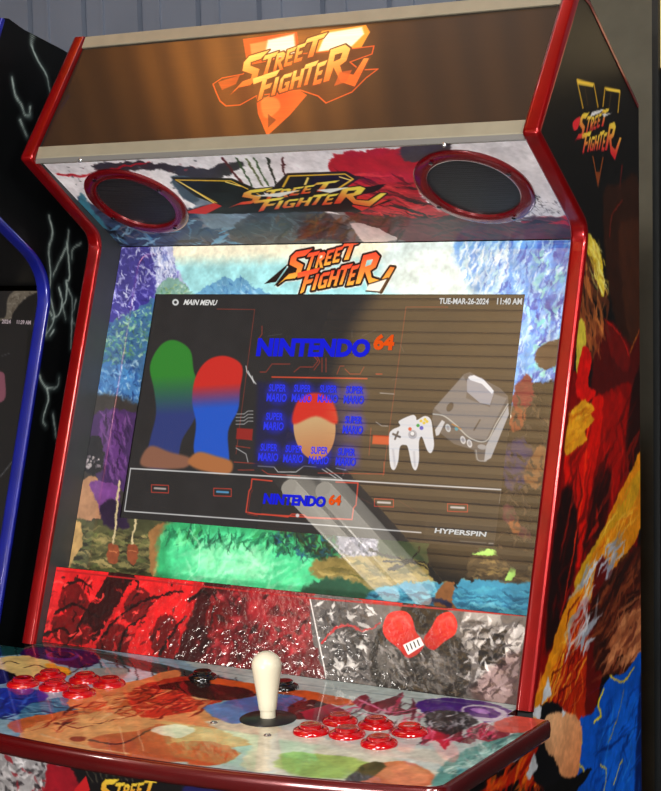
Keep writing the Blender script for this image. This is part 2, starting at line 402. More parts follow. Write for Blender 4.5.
# ---- right side panel with its printed art
PL_SIDE = Plane((XO, 0, 0), (0, 1, 0), (0, 0, 1))
def paint_side():
    c = Canvas(PL_SIDE, -.42, .19, .62, 1.75, 1.0, (9, 8, 9)); c.k = 1.15
    p, l = c.poly, c.line
    # upper dark brown shapes
    p([(604, 196), (618, 184), (640, 188), (646, 360), (628, 372), (618, 330), (606, 270)], (44, 20, 10), soft=8, warp=4, a=.9)
    p([(618, 240), (630, 220), (642, 232), (646, 330), (630, 340)], (62, 32, 18), soft=10, warp=5, a=.8)
    l([(622, 200), (612, 216), (610, 236)], 2, (120, 30, 18), soft=2, a=.8)
    # dark red lower mass
    p([(596, 330), (612, 322), (632, 344), (645, 330), (645, 480), (600, 470), (592, 400)], (70, 9, 8), soft=8, warp=4)
    p([(606, 322), (618, 330), (630, 350), (626, 372), (610, 352)], (95, 14, 12), soft=4, warp=2)
    l([(630, 352), (640, 330), (646, 318)], 2.4, (150, 86, 30), soft=2)
    l([(604, 318), (622, 338), (629, 356)], 1.6, (190, 30, 20), soft=1.5)
    # plain warm and yellow streaks next to the trim
    c.fleck([(582, 262), (594, 250), (606, 290), (604, 340), (590, 350), (580, 320)], 60, 40, 4, [(158, 92, 52), (120, 64, 36), (186, 116, 66), (84, 44, 26)], 80, .14)
    p([(583, 231), (592, 236), (601, 256), (604, 296), (598, 286), (594, 262), (587, 252)], (214, 190, 66), soft=1.5, warp=2)
    p([(576, 330), (582, 318), (586, 340), (584, 372), (581, 390), (577, 380)], (206, 190, 76), soft=1.5, warp=2)
    c.fleck([(582, 232), (604, 250), (604, 300), (594, 280)], 24, 30, 2, [(245, 235, 150), (190, 150, 40), (226, 206, 90)], 70, .15)
    # red cloth-like field
    p([(572, 372), (584, 396), (596, 402), (612, 388), (632, 384), (642, 420), (640, 520), (622, 600), (590, 660), (560, 700), (534, 700), (548, 560), (562, 450)], (120, 10, 8), soft=4, warp=5)
    p([(566, 455), (584, 440), (592, 400), (604, 398), (600, 440), (590, 500), (584, 560), (570, 560), (566, 500)], (196, 24, 14), soft=4, warp=4)
    p([(582, 348), (592, 356), (588, 384), (596, 392), (586, 402), (576, 392)], (200, 26, 22), soft=2, warp=2)
    p([(604, 400), (620, 392), (630, 420), (622, 480), (610, 500), (604, 450)], (150, 14, 10), soft=7, warp=4)
    p([(560, 500), (572, 486), (578, 540), (570, 600), (556, 640), (546, 650), (548, 590)], (26, 8, 8), soft=12, warp=5)
    p([(596, 480), (612, 470), (606, 520), (592, 560), (584, 600), (578, 590), (586, 530)], (34, 7, 6), soft=12, warp=5)
    l([(588, 420), (584, 480), (572, 560), (560, 620)], 5, (235, 60, 26), w1=1, soft=3, warp=2)
    p([(634, 380), (646, 370), (646, 480), (630, 500), (626, 440)], (20, 6, 5), soft=8, warp=4, a=.85)
    c.fleck([(574, 440), (636, 400), (640, 470), (600, 560), (566, 640), (550, 640)], 60, 60, 4, [(150, 14, 10), (60, 6, 6), (214, 40, 20), (96, 10, 8), (30, 6, 6)], 105, .12, a=.55, soft=3)
    # yellow flame by the trim
    p([(571, 412), (582, 400), (592, 404), (596, 410), (590, 414), (595, 420), (584, 432), (588, 440), (566, 456), (563, 446)], (222, 158, 44), soft=1.2, warp=1.5, smooth=False)
    c.fleck([(568, 412), (592, 404), (588, 436), (566, 452)], 16, 14, 1.6, [(240, 190, 70), (196, 110, 26)], -25)
    # big diagonal yellow swoosh
    p([(644, 446), (644, 514), (626, 556), (606, 576), (592, 624), (570, 690), (552, 740), (534, 740), (532, 706), (548, 660), (566, 606), (592, 556), (616, 500), (632, 470)], (212, 136, 30), soft=2, warp=3)
    p([(640, 470), (636, 500), (612, 528), (596, 548), (580, 590), (574, 580), (594, 545), (618, 506)], (198, 150, 40), soft=3, warp=3)
    c.fleck([(640, 470), (630, 540), (590, 622), (560, 720), (536, 720), (560, 640), (592, 560), (620, 500)], 60, 40, 1.6, [(238, 170, 50), (190, 90, 20), (228, 120, 30), (246, 200, 90)], -62, .16)
    # rusty streaks underneath
    p([(556, 690), (574, 616), (590, 600), (596, 660), (590, 720), (560, 740), (540, 760), (500, 791), (480, 791), (520, 760)], (164, 40, 12), soft=3, warp=4)
    c.fleck([(548, 700), (572, 612), (592, 610), (588, 700), (560, 730)], 60, 46, 2, [(226, 110, 30), (120, 14, 8), (80, 8, 8), (216, 140, 50), (150, 30, 12)], -72, .14)
    p([(598, 560), (612, 576), (606, 640), (598, 700), (586, 716), (588, 640)], (84, 12, 10), soft=5, warp=3)
    c.fleck([(462, 791), (545, 745), (560, 760), (540, 791)], 40, 40, 4, [(226, 110, 30), (170, 20, 10), (210, 70, 16), (90, 10, 8)], -60, .2)
    # generic brown, tan and blue colour bands of the lower picture
    p([(600, 590), (634, 548), (646, 560), (646, 660), (600, 672), (594, 630)], (58, 22, 14), soft=6, warp=5)
    c.fleck([(594, 600), (634, 552), (646, 580), (640, 660), (600, 668)], 70, 46, 4, [(36, 15, 12), (80, 30, 18), (28, 12, 10), (120, 60, 36)], -58, .15)
    c.fleck([(612, 628), (646, 590), (646, 664), (606, 676)], 60, 40, 5, [(176, 112, 76), (150, 88, 58), (206, 140, 98), (110, 56, 40)], -58, .15)
    c.fleck([(574, 650), (584, 570), (596, 572), (590, 650)], 16, 46, 4, [(196, 202, 214), (160, 166, 178), (222, 226, 232)], -70, .12)
    c.fleck([(600, 570), (616, 534), (626, 540), (608, 580)], 10, 30, 4, [(188, 194, 208), (150, 154, 168)], -60, .12)
    p([(612, 676), (626, 672), (642, 652), (648, 700), (648, 830), (560, 830), (592, 770), (574, 772), (578, 722), (594, 712), (602, 690)], (16, 82, 178), soft=1.5, warp=1.5)
    p([(616, 700), (632, 690), (644, 720), (640, 791), (606, 791), (606, 740)], (22, 98, 204), soft=8, warp=4)
    p([(640, 680), (648, 690), (648, 830), (634, 830)], (8, 34, 92), soft=8)
    c.fleck([(600, 700), (640, 690), (640, 791), (590, 791)], 26, 40, 2.4, [(10, 56, 140), (50, 130, 220), (8, 46, 120)], 110, .2)
    l([(604, 690), (598, 704), (601, 716), (594, 722)], 3.4, (226, 204, 50), soft=1)
    l([(610, 676), (622, 682), (634, 668)], 2.6, (214, 186, 50), soft=1)
    l([(624, 690), (618, 716), (608, 744)], 1.4, (180, 150, 50), soft=1)
    l([(580, 724), (582, 742), (578, 758), (584, 770)], 2.4, (226, 200, 60), soft=1)
    l([(604, 791), (606, 770), (600, 764)], 2, (226, 204, 60), soft=1)
    l([(622, 760), (614, 784)], 2, (226, 204, 60), soft=1)
    # dark rounded field with pale shards, and a plain pale oval
    p([(536, 712), (548, 702), (560, 706), (566, 720), (560, 740), (564, 768), (556, 784), (540, 786), (530, 768), (540, 742)], (14, 13, 16), soft=1.5, warp=2)
    p([(546, 716), (560, 712), (576, 716), (582, 730), (580, 760), (576, 776), (562, 776), (556, 760), (546, 750), (544, 732)], (226, 180, 138), soft=2, col2=(212, 140, 96), d=((548, 716), (574, 776)))
    for q in ([(548, 676), (552, 694), (542, 704), (544, 690)], [(530, 706), (542, 706), (540, 720), (530, 716)], [(526, 776), (534, 752), (538, 766), (530, 780)], [(562, 708), (566, 714), (562, 718)]):
        p(q, (206, 210, 216), soft=1, smooth=False)
    l([(538, 690), (541, 672)], 4, (206, 120, 60), w1=1, soft=1)
    c.brush(2.6, 10, .22, 1); g_ = c.c.mean(-1, keepdims=True); c.c = np.clip(g_ + (c.c - g_) * 1.18, 0, 255)
    # V emblem and lettering on the black top
    yel, org = (232, 182, 44), (196, 96, 30)
    def arm(q, w=2.2):
        c.line(q, w, yel, smooth=False, soft=1)
    arm([(583, 108), (577, 80), (594, 84), (598, 107)]); arm([(603, 106), (605, 88), (620, 91), (618, 112)])
    l([(585, 88), (588, 106)], .9, (120, 90, 40), smooth=False); l([(611, 92), (609, 108)], .9, (120, 90, 40), smooth=False)
    p([(577, 80), (594, 84), (593, 87), (578, 84)], (244, 206, 70), soft=1, smooth=False); p([(605, 87), (620, 90), (620, 93), (606, 90)], (244, 206, 70), soft=1, smooth=False)
    m = affine((569, 94), (625, 108), (566, 156))
    paint_logo(c, m, (240, 206, 70), (206, 30, 44), (8, 7, 8), 3.2, soft=.8)
    p([(592, 112), (604, 109), (600, 113), (590, 117)], (226, 226, 226), soft=1, smooth=False); p([(602, 114), (612, 113), (604, 117)], (216, 216, 216), soft=1, smooth=False)
    p([(573, 122), (580, 117), (578, 128), (574, 130)], (220, 40, 50), soft=1)
    l([(593, 157), (598, 184)], 1.8, org, w1=1, smooth=False); l([(603, 158), (598, 184)], 1.8, org, w1=1, smooth=False)
    p([(595, 172), (601, 172), (598, 188)], (130, 60, 24), soft=2, smooth=False)
    l([(622, 166), (620, 186)], 3, (120, 16, 14), w1=1, soft=2.4)
    return c

def side_rows():
    z = np.concatenate([[0, .3, .62], np.linspace(.63, 1.7394, 640), [ZCP - 1e-4, ZCP + 1e-4, P4[1] - 1e-4, P4[1] + 1e-4, P2[1], P3[1]]])
    return np.unique(z)

def build_side_right():
    c = paint_side(); z = side_rows(); t = np.linspace(0, 1, 260)
    yf = y_front(z); yb = y_back(z); Y = yf[:, None] + (yb - yf)[:, None] * t[None]; Z = np.repeat(z[:, None], len(t), 1)
    P = np.stack([np.full_like(Y, XO), Y, Z], -1)
    o = grid_mesh('side_panel', P, c.sample(Y, Z), [M_SIDE, M_GREY], None, (-(XO - XI), 0, 0))
    return put(o)

def profile_loop():
    z = np.unique(np.concatenate([FZ, [ZCP - 1e-4, ZCP + 1e-4, P4[1] - 1e-4, P4[1] + 1e-4, 0]]))
    return [(float(y_front(q)), float(q)) for q in z] + [TOPM, TOPB, (DB, 0)]

def build_side_left():
    mb = MB(); mb.prism_x(profile_loop(), -XO, -XI)
    mb.m[1] = 1; o = mb.build('side_panel', [M_BLACK, M_GREY]); return put(o)

def trim(parent, sgn, material=None, path=None, xi=None, xo=None):
    xi = XI if xi is None else xi; xo = XO if xo is None else xo; e = .0006
    cs = [(xi - e, .0065), (xi - e, .0022), (xi + .0016, .0004), (xi + .004, .0001), (xo - .004, .0001), (xo - .0016, .0004), (xo + e + .0004, .0022), (xo + e + .0004, .0065)]
    if sgn < 0: cs = [(-x, n) for x, n in cs][::-1]
    mb = MB(); mb.sweep_x(path or ([TOPB, TOPM] + FRONT), cs)
    if path is None: mb.sweep_x([(-.406, ZCP - .001), (-.406, .02)], cs)
    o = mb.build('edge_trim', material or M_RED, auto=1.2); tag(o, 'glossy red edge trim' if material is None else None)
    return put(o, parent)

sr = build_side_right(); trim(sr, 1)
sl = build_side_left(); trim(sl, -1)

# ---- carcass: back, top and base
mb = MB(); mb.box((-XI + .0005, DB - .016, .02), (XI - .0005, DB - .001, 1.600)); put(mb.build('back_panel', M_BLACK))
mb = MB(); mb.prism_x([(.000, 1.722), (.013, 1.7225), (.160, 1.6185), (.150, 1.611)], -XI + .0005, XI - .0005); put(mb.build('top_panel', M_BLACK))

# ---- lit sign and its rails
A_, B_ = np.array([-.0246, 1.7230]), np.array([-.1295, 1.5745])
PL_M = Plane((0, *A_), (1, 0, 0), (0, *(B_ - A_)))
LM = float(np.linalg.norm(B_ - A_))
def paint_marquee():
    c = Canvas(PL_M, -XI + .0006, XI - .0006, 0.0005, LM, .8, (22, 13, 6)); p, l = c.poly, c.line
    # lamp glow painted into the film's colour, spreading from the top of the emblem
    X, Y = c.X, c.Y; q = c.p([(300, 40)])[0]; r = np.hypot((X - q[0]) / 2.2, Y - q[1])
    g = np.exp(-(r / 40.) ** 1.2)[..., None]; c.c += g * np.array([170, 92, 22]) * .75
    # V emblem, with backlight glow painted white over its arms
    org, yel, wht = (240, 84, 24), (255, 190, 70), (255, 246, 206)
    p([(243, 39), (297, 32), (300, 55), (262, 62), (247, 64)], (226, 74, 22), soft=1.5, smooth=False)
    p([(250, 44), (270, 40), (266, 58), (252, 62)], (240, 140, 70), soft=3, smooth=False)
    p([(268, 40), (294, 34), (296, 54), (264, 60)], wht, soft=5, smooth=False)
    p([(322, 31), (366, 25), (370, 32), (361, 48), (330, 54), (306, 55)], (255, 150, 40), soft=2, smooth=False)
    p([(326, 33), (362, 27), (364, 34), (352, 46), (318, 52)], wht, soft=4, smooth=False)
    p([(256, 97), (262, 95), (264, 99), (272, 93), (296, 88), (307, 95), (290, 115), (278, 126), (267, 136), (258, 114)], (222, 62, 18), soft=1.2, smooth=False, col2=(236, 92, 26), d=((258, 96), (268, 136)))
    p([(262, 98), (276, 98), (280, 108), (268, 118), (262, 112)], (246, 130, 60), soft=4, a=.7)
    p([(268, 114), (276, 120), (268, 128)], (70, 20, 8), soft=2, a=.7, smooth=False)
    # red outline of the lettering
    O = [(213, 84), (222, 78), (243, 74), (252, 64), (300, 54), (340, 50), (374, 46), (372, 54), (350, 62), (360, 70), (378, 69), (366, 78), (352, 92), (326, 103), (318, 96), (300, 90), (270, 94), (256, 96), (240, 105), (226, 106), (220, 101), (216, 92)]
    p(O, (78, 28, 6), soft=1, smooth=False, a=.85)
    c.line(O + [O[0]], 1.6, (236, 84, 26), smooth=False)
    m = affine((205, 43), (373, 22), (210, 114))
    paint_logo(c, m, (255, 206, 96), (238, 92, 26), (84, 28, 6), 4, soft=.8)
    for q in ([(218, 82), (240, 75), (236, 84), (222, 90)], [(340, 72), (352, 70), (346, 82), (334, 86)]): p(q, (214, 78, 24), soft=1, smooth=False, a=.8)
    c.grain(.12, 90, .9, 3)
    return c
cM = paint_marquee()
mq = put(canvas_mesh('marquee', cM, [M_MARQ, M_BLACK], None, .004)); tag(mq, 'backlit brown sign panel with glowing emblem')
tdir = (A_ - B_) / LM; tn = np.array([-tdir[1], tdir[0]])      # along and out of the sign
def yzp(base, along, out): return tuple(np.array(base) + tdir * along + tn * out)
mb = MB(); mb.prism_x([yzp(A_, -.003, .0005), yzp(A_, -.003, .003), yzp(A_, .016, .004), yzp(A_, .018, .001), yzp(A_, .012, -.014), yzp(A_, .003, -.008)], -XI + .0004, XI - .0004)
put(mb.build('marquee_rail', M_ALU, bevel=.0006))
mb = MB(); mb.prism_x([yzp(B_, .003, .0005), yzp(B_, .003, .003), (-.1372, 1.5635), (-.1375, 1.5562), (-.1235, 1.5545), (-.116, 1.566)], -XI + .0004, XI - .0004)
rail = put(mb.build('marquee_rail', M_ALU, bevel=.0006))
mb = MB(); mb.box((-XI + .0005, -.1383, 1.5552), (XI - .0005, -.1371, 1.5618)); tag(put(mb.build('rail_lip', mat('shaded_metal_lip', (104, 102, 99), .45, .3)), rail), 'lower lip of the rail, coloured darker as shade')  # same metal as the rail, its shade put into a darker grey
def screw(px, pl, parent, r=.0032, off=0):
    c = pl.xyz(pl.at([px]), off)[0]; mb = MB(); mb.lathe([(r, -.001), (r, .0008), (r * .7, .0016), (r * .25, .0018)], c, 16, 0, pl.n)
    mb.lathe([(r * .34, .0017), (r * .3, .0021)], c, 6, 0, pl.n)
    return put(mb.build('screw', M_STEEL), parent)
LIPP = Plane((0, -.1384, 1.5590), (1, 0, 0), (0, 0, -1))
for q in ((80, 160.5), (444, 145)): screw(q, LIPP, rail, .003)

# ---- speaker panel
S0, S1 = np.array([-.1222, 1.5548]), np.array([.0480, 1.4372])
PL_S = Plane((0, *S0), (1, 0, 0), (0, *(S1 - S0))); LS = float(np.linalg.norm(S1 - S0))
def paint_speaker_panel():
    c = Canvas(PL_S, -XI + .0006, XI - .0006, 0, LS, .9, (240, 236, 238)); p, l = c.poly, c.line
    c.grain(.05, 30, 20, 1)
    blk, red, wht = (22, 18, 20), (196, 28, 44), (216, 210, 212)
    # ink at upper left
    p([(92, 166), (120, 162), (160, 163), (200, 168), (240, 160), (236, 170), (214, 182), (196, 186), (180, 176), (150, 170), (110, 172)], (40, 34, 42), soft=3, warp=7, a=.9)
    l([(58, 174), (80, 176), (100, 172), (126, 166), (150, 162)], 5, red, w1=2, soft=2, warp=3)
    p([(170, 176), (196, 180), (206, 196), (198, 206), (182, 196)], (70, 84, 96), soft=4, warp=5)
    c.fleck([(60, 165), (200, 160), (190, 190), (80, 200)], 40, 3, 1.6, [(40, 40, 44), (150, 70, 80), (120, 120, 128)], 20, 1)
    # blue and dark brush along the lower edge
    p([(78, 196), (110, 214), (160, 222), (196, 206), (230, 200), (290, 208), (330, 214), (330, 246), (100, 250), (92, 226)], (56, 70, 96), soft=5, warp=8)
    p([(80, 192), (96, 214), (112, 236), (120, 250), (110, 250), (84, 214)], (60, 120, 140), soft=4, warp=5)
    c.fleck([(90, 206), (196, 212), (240, 204), (330, 214), (330, 244), (120, 244)], 120, 26, 3.4, [(96, 160, 200), (30, 38, 62), (150, 196, 220), (40, 60, 100), (24, 26, 36), (120, 110, 118)], 8, .5)
    p([(196, 200), (226, 194), (250, 206), (240, 226), (206, 228)], (132, 146, 160), soft=8, warp=8, a=.8)
    # red brush from the emblem to the right
    p([(330, 158), (380, 150), (430, 146), (440, 160), (424, 176), (420, 196), (446, 214), (500, 222), (575, 218), (575, 244), (420, 244), (360, 224), (340, 200)], (186, 30, 44), soft=3, warp=7)
    p([(400, 146), (440, 142), (452, 150), (430, 160), (404, 160)], (72, 66, 70), soft=3, warp=5)
    c.fleck([(340, 172), (424, 182), (470, 226), (420, 240), (340, 212)], 70, 46, 3, [(18, 14, 16), (220, 60, 60), (150, 18, 30), (60, 12, 18)], 12, .18)
    c.fleck([(440, 216), (560, 214), (572, 240), (440, 242)], 50, 50, 3.4, [(90, 40, 48), (40, 34, 40), (210, 60, 66), (120, 60, 66)], 6, .15)
    p([(488, 152), (520, 150), (552, 190), (572, 214), (540, 216), (520, 206), (512, 180)], (226, 222, 224), soft=4, warp=4)
    c.fleck([(520, 190), (560, 200), (560, 216), (524, 214)], 40, 6, 1, [(90, 86, 90), (60, 56, 60)], 40, .4)
    # painted reflection of a poster: dark band with brownish streaks
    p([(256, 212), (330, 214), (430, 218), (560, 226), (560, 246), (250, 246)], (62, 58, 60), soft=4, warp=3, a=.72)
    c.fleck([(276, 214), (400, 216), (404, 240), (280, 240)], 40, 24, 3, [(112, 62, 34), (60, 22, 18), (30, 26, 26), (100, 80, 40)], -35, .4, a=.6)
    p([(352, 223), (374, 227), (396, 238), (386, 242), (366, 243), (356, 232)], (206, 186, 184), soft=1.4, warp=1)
    # upper green and maroon slats above the emblem
    for i, (x0, x1, cc) in enumerate(((222, 244, (92, 26, 34)), (236, 252, (60, 84, 50)), (246, 262, (96, 104, 60)), (254, 268, (70, 96, 54)), (282, 286, (70, 20, 22)), (268, 276, (40, 44, 30)))):
        l([(x0, 158), (x1, 186)], 3 if i else 4, cc, smooth=False, soft=1)
    c.brush(2.4, 9, .14, 2)
    # V emblem: black arms with yellow edges
    Y1 = (226, 182, 50)
    for q in ([(173, 178), (232, 179), (262, 192), (270, 204), (222, 206), (196, 196)], [(276, 186), (288, 174), (346, 172), (358, 178), (340, 190), (300, 204), (270, 206)]):
        p(q, blk, soft=1, smooth=False); c.line(q + [q[0]], 3.4, (40, 30, 20), smooth=False, soft=1)
    for q in ([(222, 206), (176, 180), (231, 181), (262, 196)], [(278, 196), (289, 176), (345, 174), (353, 179), (336, 190)]): c.line(q, 2.4, Y1, smooth=False, soft=1)
    for q in ([(180, 182), (214, 203)], [(240, 186), (226, 182)], [(308, 178), (300, 196)], [(340, 177), (350, 180)]): c.line(q, 2.6, (240, 214, 110), smooth=False, soft=1)
    p([(180, 212), (210, 204), (262, 196), (330, 192), (386, 184), (376, 192), (352, 196), (392, 200), (360, 212), (300, 212), (230, 214)], (24, 14, 14), soft=2, warp=2, smooth=False)
    p([(182, 213), (214, 203), (222, 206), (206, 214)], (206, 40, 40), soft=1, smooth=False); p([(358, 196), (388, 200), (362, 211), (352, 206)], (206, 46, 40), soft=1, smooth=False)
    m = affine((200, 183), (392, 176), (204, 217))
    paint_logo(c, m, (236, 216, 80), (210, 60, 30), (16, 10, 10), 4, soft=.8)
    for q in ([(254, 196), (300, 190), (280, 197)], [(316, 190), (350, 187), (330, 193)]): p(q, (226, 230, 220), soft=1, smooth=False)
    return c
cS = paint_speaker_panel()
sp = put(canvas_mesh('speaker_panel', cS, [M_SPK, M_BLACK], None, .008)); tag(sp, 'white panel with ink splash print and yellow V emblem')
text_p = None
def speaker(cpx, lpx, rpx, il, ir, k=1.08):
    a, b = PL_S.at([lpx, rpx]); R = abs(b[0] - a[0]) / 2 * k; a, b = PL_S.at([il, ir]); r = abs(b[0] - a[0]) / 2 * k
    cu = PL_S.at([cpx]); c = PL_S.xyz(cu, 0)[0]
    mb = MB(); mb.lathe([(R, 0), (R, .002), (R - .0015, .0036), (R - .004, .0042), (r + .002, .0046), (r, .0038), (r - .0008, .0002)], c, 64, 0, PL_S.n)
    mb.f.pop(); mb.m.pop(); mb.sm.pop()          # open in the middle
    o = put(mb.build('speaker', M_SPRING)); tag(o, 'round speaker with glossy red ring')
    mb = MB(); mb.lathe([(r, .0006), (r * .9, .0008), (r * .6, .0012), (r * .3, .0014), (.0005, .0015)], c, 64, 0, PL_S.n); put(mb.build('speaker_grille', M_GRILLE), o)
    for k in range(4):
        t = PI / 4 + k * PI / 2 + .3; q = PL_S.xyz(cu + np.array([[math.cos(t), math.sin(t)]]) * (R + r) / 2, .0066)[0]
        mb = MB(); mb.lathe([(.0030, 0), (.0030, .0006), (.001, .0014)], q, 14, 0, PL_S.n); put(mb.build('screw', M_BBTN), o)
    return R, r
print('SPK', speaker((136.5, 201), (84, 190), (189.5, 214), (98, 197), (176, 213)), speaker((474, 187), (413.5, 172), (535, 204), (429, 181), (519, 200), 1.14))

# ---- bezel panel: a painted landscape under clear acrylic, with the opening for the monitor
C_, D_ = np.array([.0488, 1.4357]), np.array([-.0999, .9793])
PL_B = Plane((0, *C_), (1, 0, 0), (0, *(D_ - C_))); LB = float(np.linalg.norm(D_ - C_))
MU0, MU1, MV0, MV1 = -.2922, .2934, .0721, .4015
def paint_bezel():
    c = Canvas(PL_B, -XI + .0006, XI - .0006, 0, LB, .9, (226, 222, 200)); p, l = c.poly, c.line
    # sky
    p([(100, 236), (600, 232), (600, 262), (100, 264)], (228, 222, 196), soft=1, smooth=False)
    p([(90, 262), (600, 256), (600, 330), (90, 330)], (150, 208, 214), soft=26, smooth=False)
    p([(400, 236), (500, 236), (500, 300), (420, 300), (380, 280)], (206, 224, 222), soft=20)
    c.grain(.06, 60, 12, 5)
    # far mountains
    p([(186, 300), (204, 288), (216, 282), (226, 277), (233, 281), (241, 278), (250, 286), (262, 290), (278, 300), (270, 310), (190, 310)], (96, 150, 186), soft=1.5, warp=4, wsc=8)
    c.fleck([(200, 290), (240, 278), (266, 296), (210, 300)], 26, 10, 1.4, [(60, 110, 160), (150, 190, 210), (80, 130, 176)], 50, .4)
    # left cliff
    p([(112, 238), (164, 240), (172, 262), (184, 282), (190, 296), (160, 300), (160, 330), (96, 340), (100, 300)], (74, 74, 148), soft=2, warp=6)
    p([(116, 240), (148, 242), (154, 270), (152, 300), (124, 316), (100, 326), (104, 290)], (50, 44, 122), soft=4, warp=6)
    p([(150, 240), (168, 240), (176, 268), (186, 284), (184, 294), (160, 296), (156, 270)], (160, 168, 202), soft=2, warp=5)
    c.fleck([(114, 242), (166, 242), (186, 290), (156, 300), (108, 320), (100, 310)], 190, 9, 1.5, [(120, 116, 190), (36, 30, 96), (170, 172, 216), (88, 84, 164), (200, 206, 230)], 60, .7)
    c.fleck([(152, 242), (166, 244), (182, 286), (160, 292)], 70, 13, 1.4, [(226, 230, 240), (96, 110, 170), (190, 200, 226)], 78, .3)
    p([(160, 284), (176, 278), (188, 288), (192, 298), (158, 300)], (110, 150, 140), soft=2, warp=5, wsc=6)
    c.fleck([(158, 284), (186, 284), (190, 298), (158, 300)], 50, 5, 1.5, [(70, 120, 96), (160, 186, 170), (130, 160, 110)], 30, 1)
    # left foliage and blue rocks
    p([(92, 330), (112, 322), (128, 314), (150, 300), (158, 310), (150, 360), (140, 420), (82, 420), (84, 380)], (54, 92, 132), soft=2, warp=8)
    c.fleck([(96, 330), (126, 314), (152, 304), (148, 352), (110, 370), (90, 366)], 230, 6, 1.8, [(70, 130, 120), (40, 84, 110), (110, 160, 130), (30, 60, 100), (140, 176, 150), (70, 110, 80)], 40, 1)
    p([(92, 368), (112, 362), (130, 372), (140, 380), (132, 412), (112, 418), (86, 408), (84, 390)], (58, 106, 158), soft=2, warp=7)
    c.fleck([(86, 366), (142, 360), (136, 418), (80, 418)], 130, 12, 2, [(34, 72, 130), (110, 156, 196), (60, 120, 170), (26, 54, 104), (140, 170, 190)], 60, .8)
    # dark purple shade and stones at the lower left
    p([(60, 404), (140, 408), (140, 540), (60, 560), (60, 480)], (46, 42, 40), soft=8, warp=6)
    p([(296, 526), (560, 536), (560, 620), (300, 600)], (40, 48, 32), soft=3)
    p([(60, 525), (320, 530), (320, 610), (50, 600)], (60, 62, 40), soft=3)
    p([(90, 420), (104, 410), (126, 412), (138, 420), (134, 470), (128, 500), (118, 486), (104, 490), (92, 470), (86, 446)], (58, 36, 78), soft=2, warp=4)
    p([(108, 412), (124, 416), (122, 446), (126, 474), (114, 478), (104, 456), (98, 432)], (82, 46, 104), soft=5, warp=4)
    c.fleck([(100, 414), (130, 416), (126, 484), (100, 470)], 40, 26, 2, [(50, 26, 66), (104, 66, 122), (36, 22, 50)], 75, .2)
    p([(84, 440), (98, 436), (104, 452), (102, 470), (90, 474), (80, 466)], (26, 25, 30), soft=1.5, warp=2)
    c.fleck([(86, 456), (102, 456), (100, 468), (84, 468)], 10, 4, 2.4, [(180, 170, 170), (120, 110, 116)], 40, 1)
    p([(76, 500), (86, 478), (98, 480), (104, 500), (104, 516), (92, 520), (78, 518)], (152, 112, 82), soft=2, warp=3)
    p([(90, 484), (104, 482), (118, 488), (118, 510), (112, 526), (102, 516)], (98, 54, 114), soft=2, warp=3)
    p([(100, 506), (116, 500), (128, 520), (128, 540), (112, 534), (104, 524)], (36, 24, 46), soft=3, warp=3)
    # ground
    p([(60, 580), (70, 520), (100, 526), (150, 532), (190, 530), (180, 600), (60, 590)], (72, 72, 46), soft=4, warp=6)
    c.fleck([(66, 526), (170, 536), (176, 590), (64, 576)], 150, 22, 2.4, [(46, 50, 30), (110, 104, 64), (84, 92, 52), (36, 34, 24), (140, 126, 80)], 6, .3)
    p([(70, 520), (80, 522), (82, 540), (74, 560), (68, 568), (66, 550)], (170, 136, 84), soft=2, warp=3)
    for x in (113, 132):      # hanging cords with beads
        l([(x + 6, 482), (x + 3, 520), (x, 546)], 3, (186, 170, 130), soft=1); p([(x - 5, 546), (x + 5, 546), (x + 5, 562), (x - 4, 562)], (120, 62, 38), soft=1.5); l([(x - 4, 551), (x + 4, 552)], 1.2, (180, 110, 70), smooth=False)
    p([(152, 528), (172, 524), (176, 540), (162, 556), (158, 574), (152, 578), (150, 556)], (134, 96, 56), soft=2, warp=3)
    l([(168, 528), (160, 552), (154, 578)], 4, (176, 136, 84), soft=3)
    # green glowing mist
    p([(166, 524), (220, 522), (320, 540), (336, 560), (330, 600), (250, 606), (170, 590), (158, 570)], (44, 146, 92), soft=10, warp=8)
    p([(174, 540), (220, 530), (270, 540), (318, 556), (318, 590), (250, 596), (176, 584)], (72, 196, 134), soft=18, warp=8)
    p([(196, 548), (236, 542), (270, 556), (260, 578), (206, 574)], (140, 222, 170), soft=18, warp=6, a=.8)
    c.fleck([(164, 526), (330, 544), (330, 556), (164, 540)], 90, 20, 2.4, [(20, 90, 60), (110, 220, 150), (40, 130, 70), (16, 60, 44)], 110, .5, a=.6)
    c.fleck([(180, 540), (320, 556), (310, 596), (180, 584)], 60, 34, 2.2, [(180, 240, 200), (60, 180, 120), (110, 210, 150)], -30, .6, a=.45, soft=3)
    l([(190, 530), (200, 548), (196, 572), (180, 584)], 1.2, (190, 240, 200), soft=1, a=.5)
    # jungle behind, flowers, bank and pond on the right
    p([(296, 530), (400, 538), (560, 546), (560, 600), (420, 590), (330, 566)], (44, 56, 34), soft=5, warp=6)
    c.fleck([(270, 528), (350, 536), (346, 560), (280, 556)], 110, 12, 2, [(30, 100, 60), (60, 150, 90), (24, 60, 60), (36, 84, 110), (20, 40, 40)], 60, .8)
    p([(338, 538), (360, 532), (376, 540), (378, 556), (350, 560), (338, 552)], (116, 116, 128), soft=4, warp=6)
    c.fleck([(336, 536), (378, 536), (378, 558), (340, 560)], 70, 5, 2, [(160, 158, 172), (90, 88, 104), (60, 64, 70), (186, 184, 196)], 30, 1)
    p([(318, 560), (380, 556), (432, 564), (470, 576), (470, 590), (400, 590), (346, 586), (314, 576)], (132, 116, 64), soft=4, warp=5)
    c.fleck([(320, 558), (460, 566), (470, 590), (330, 586)], 90, 22, 2.2, [(160, 142, 84), (98, 88, 44), (120, 110, 70), (80, 80, 40)], 8, .25)
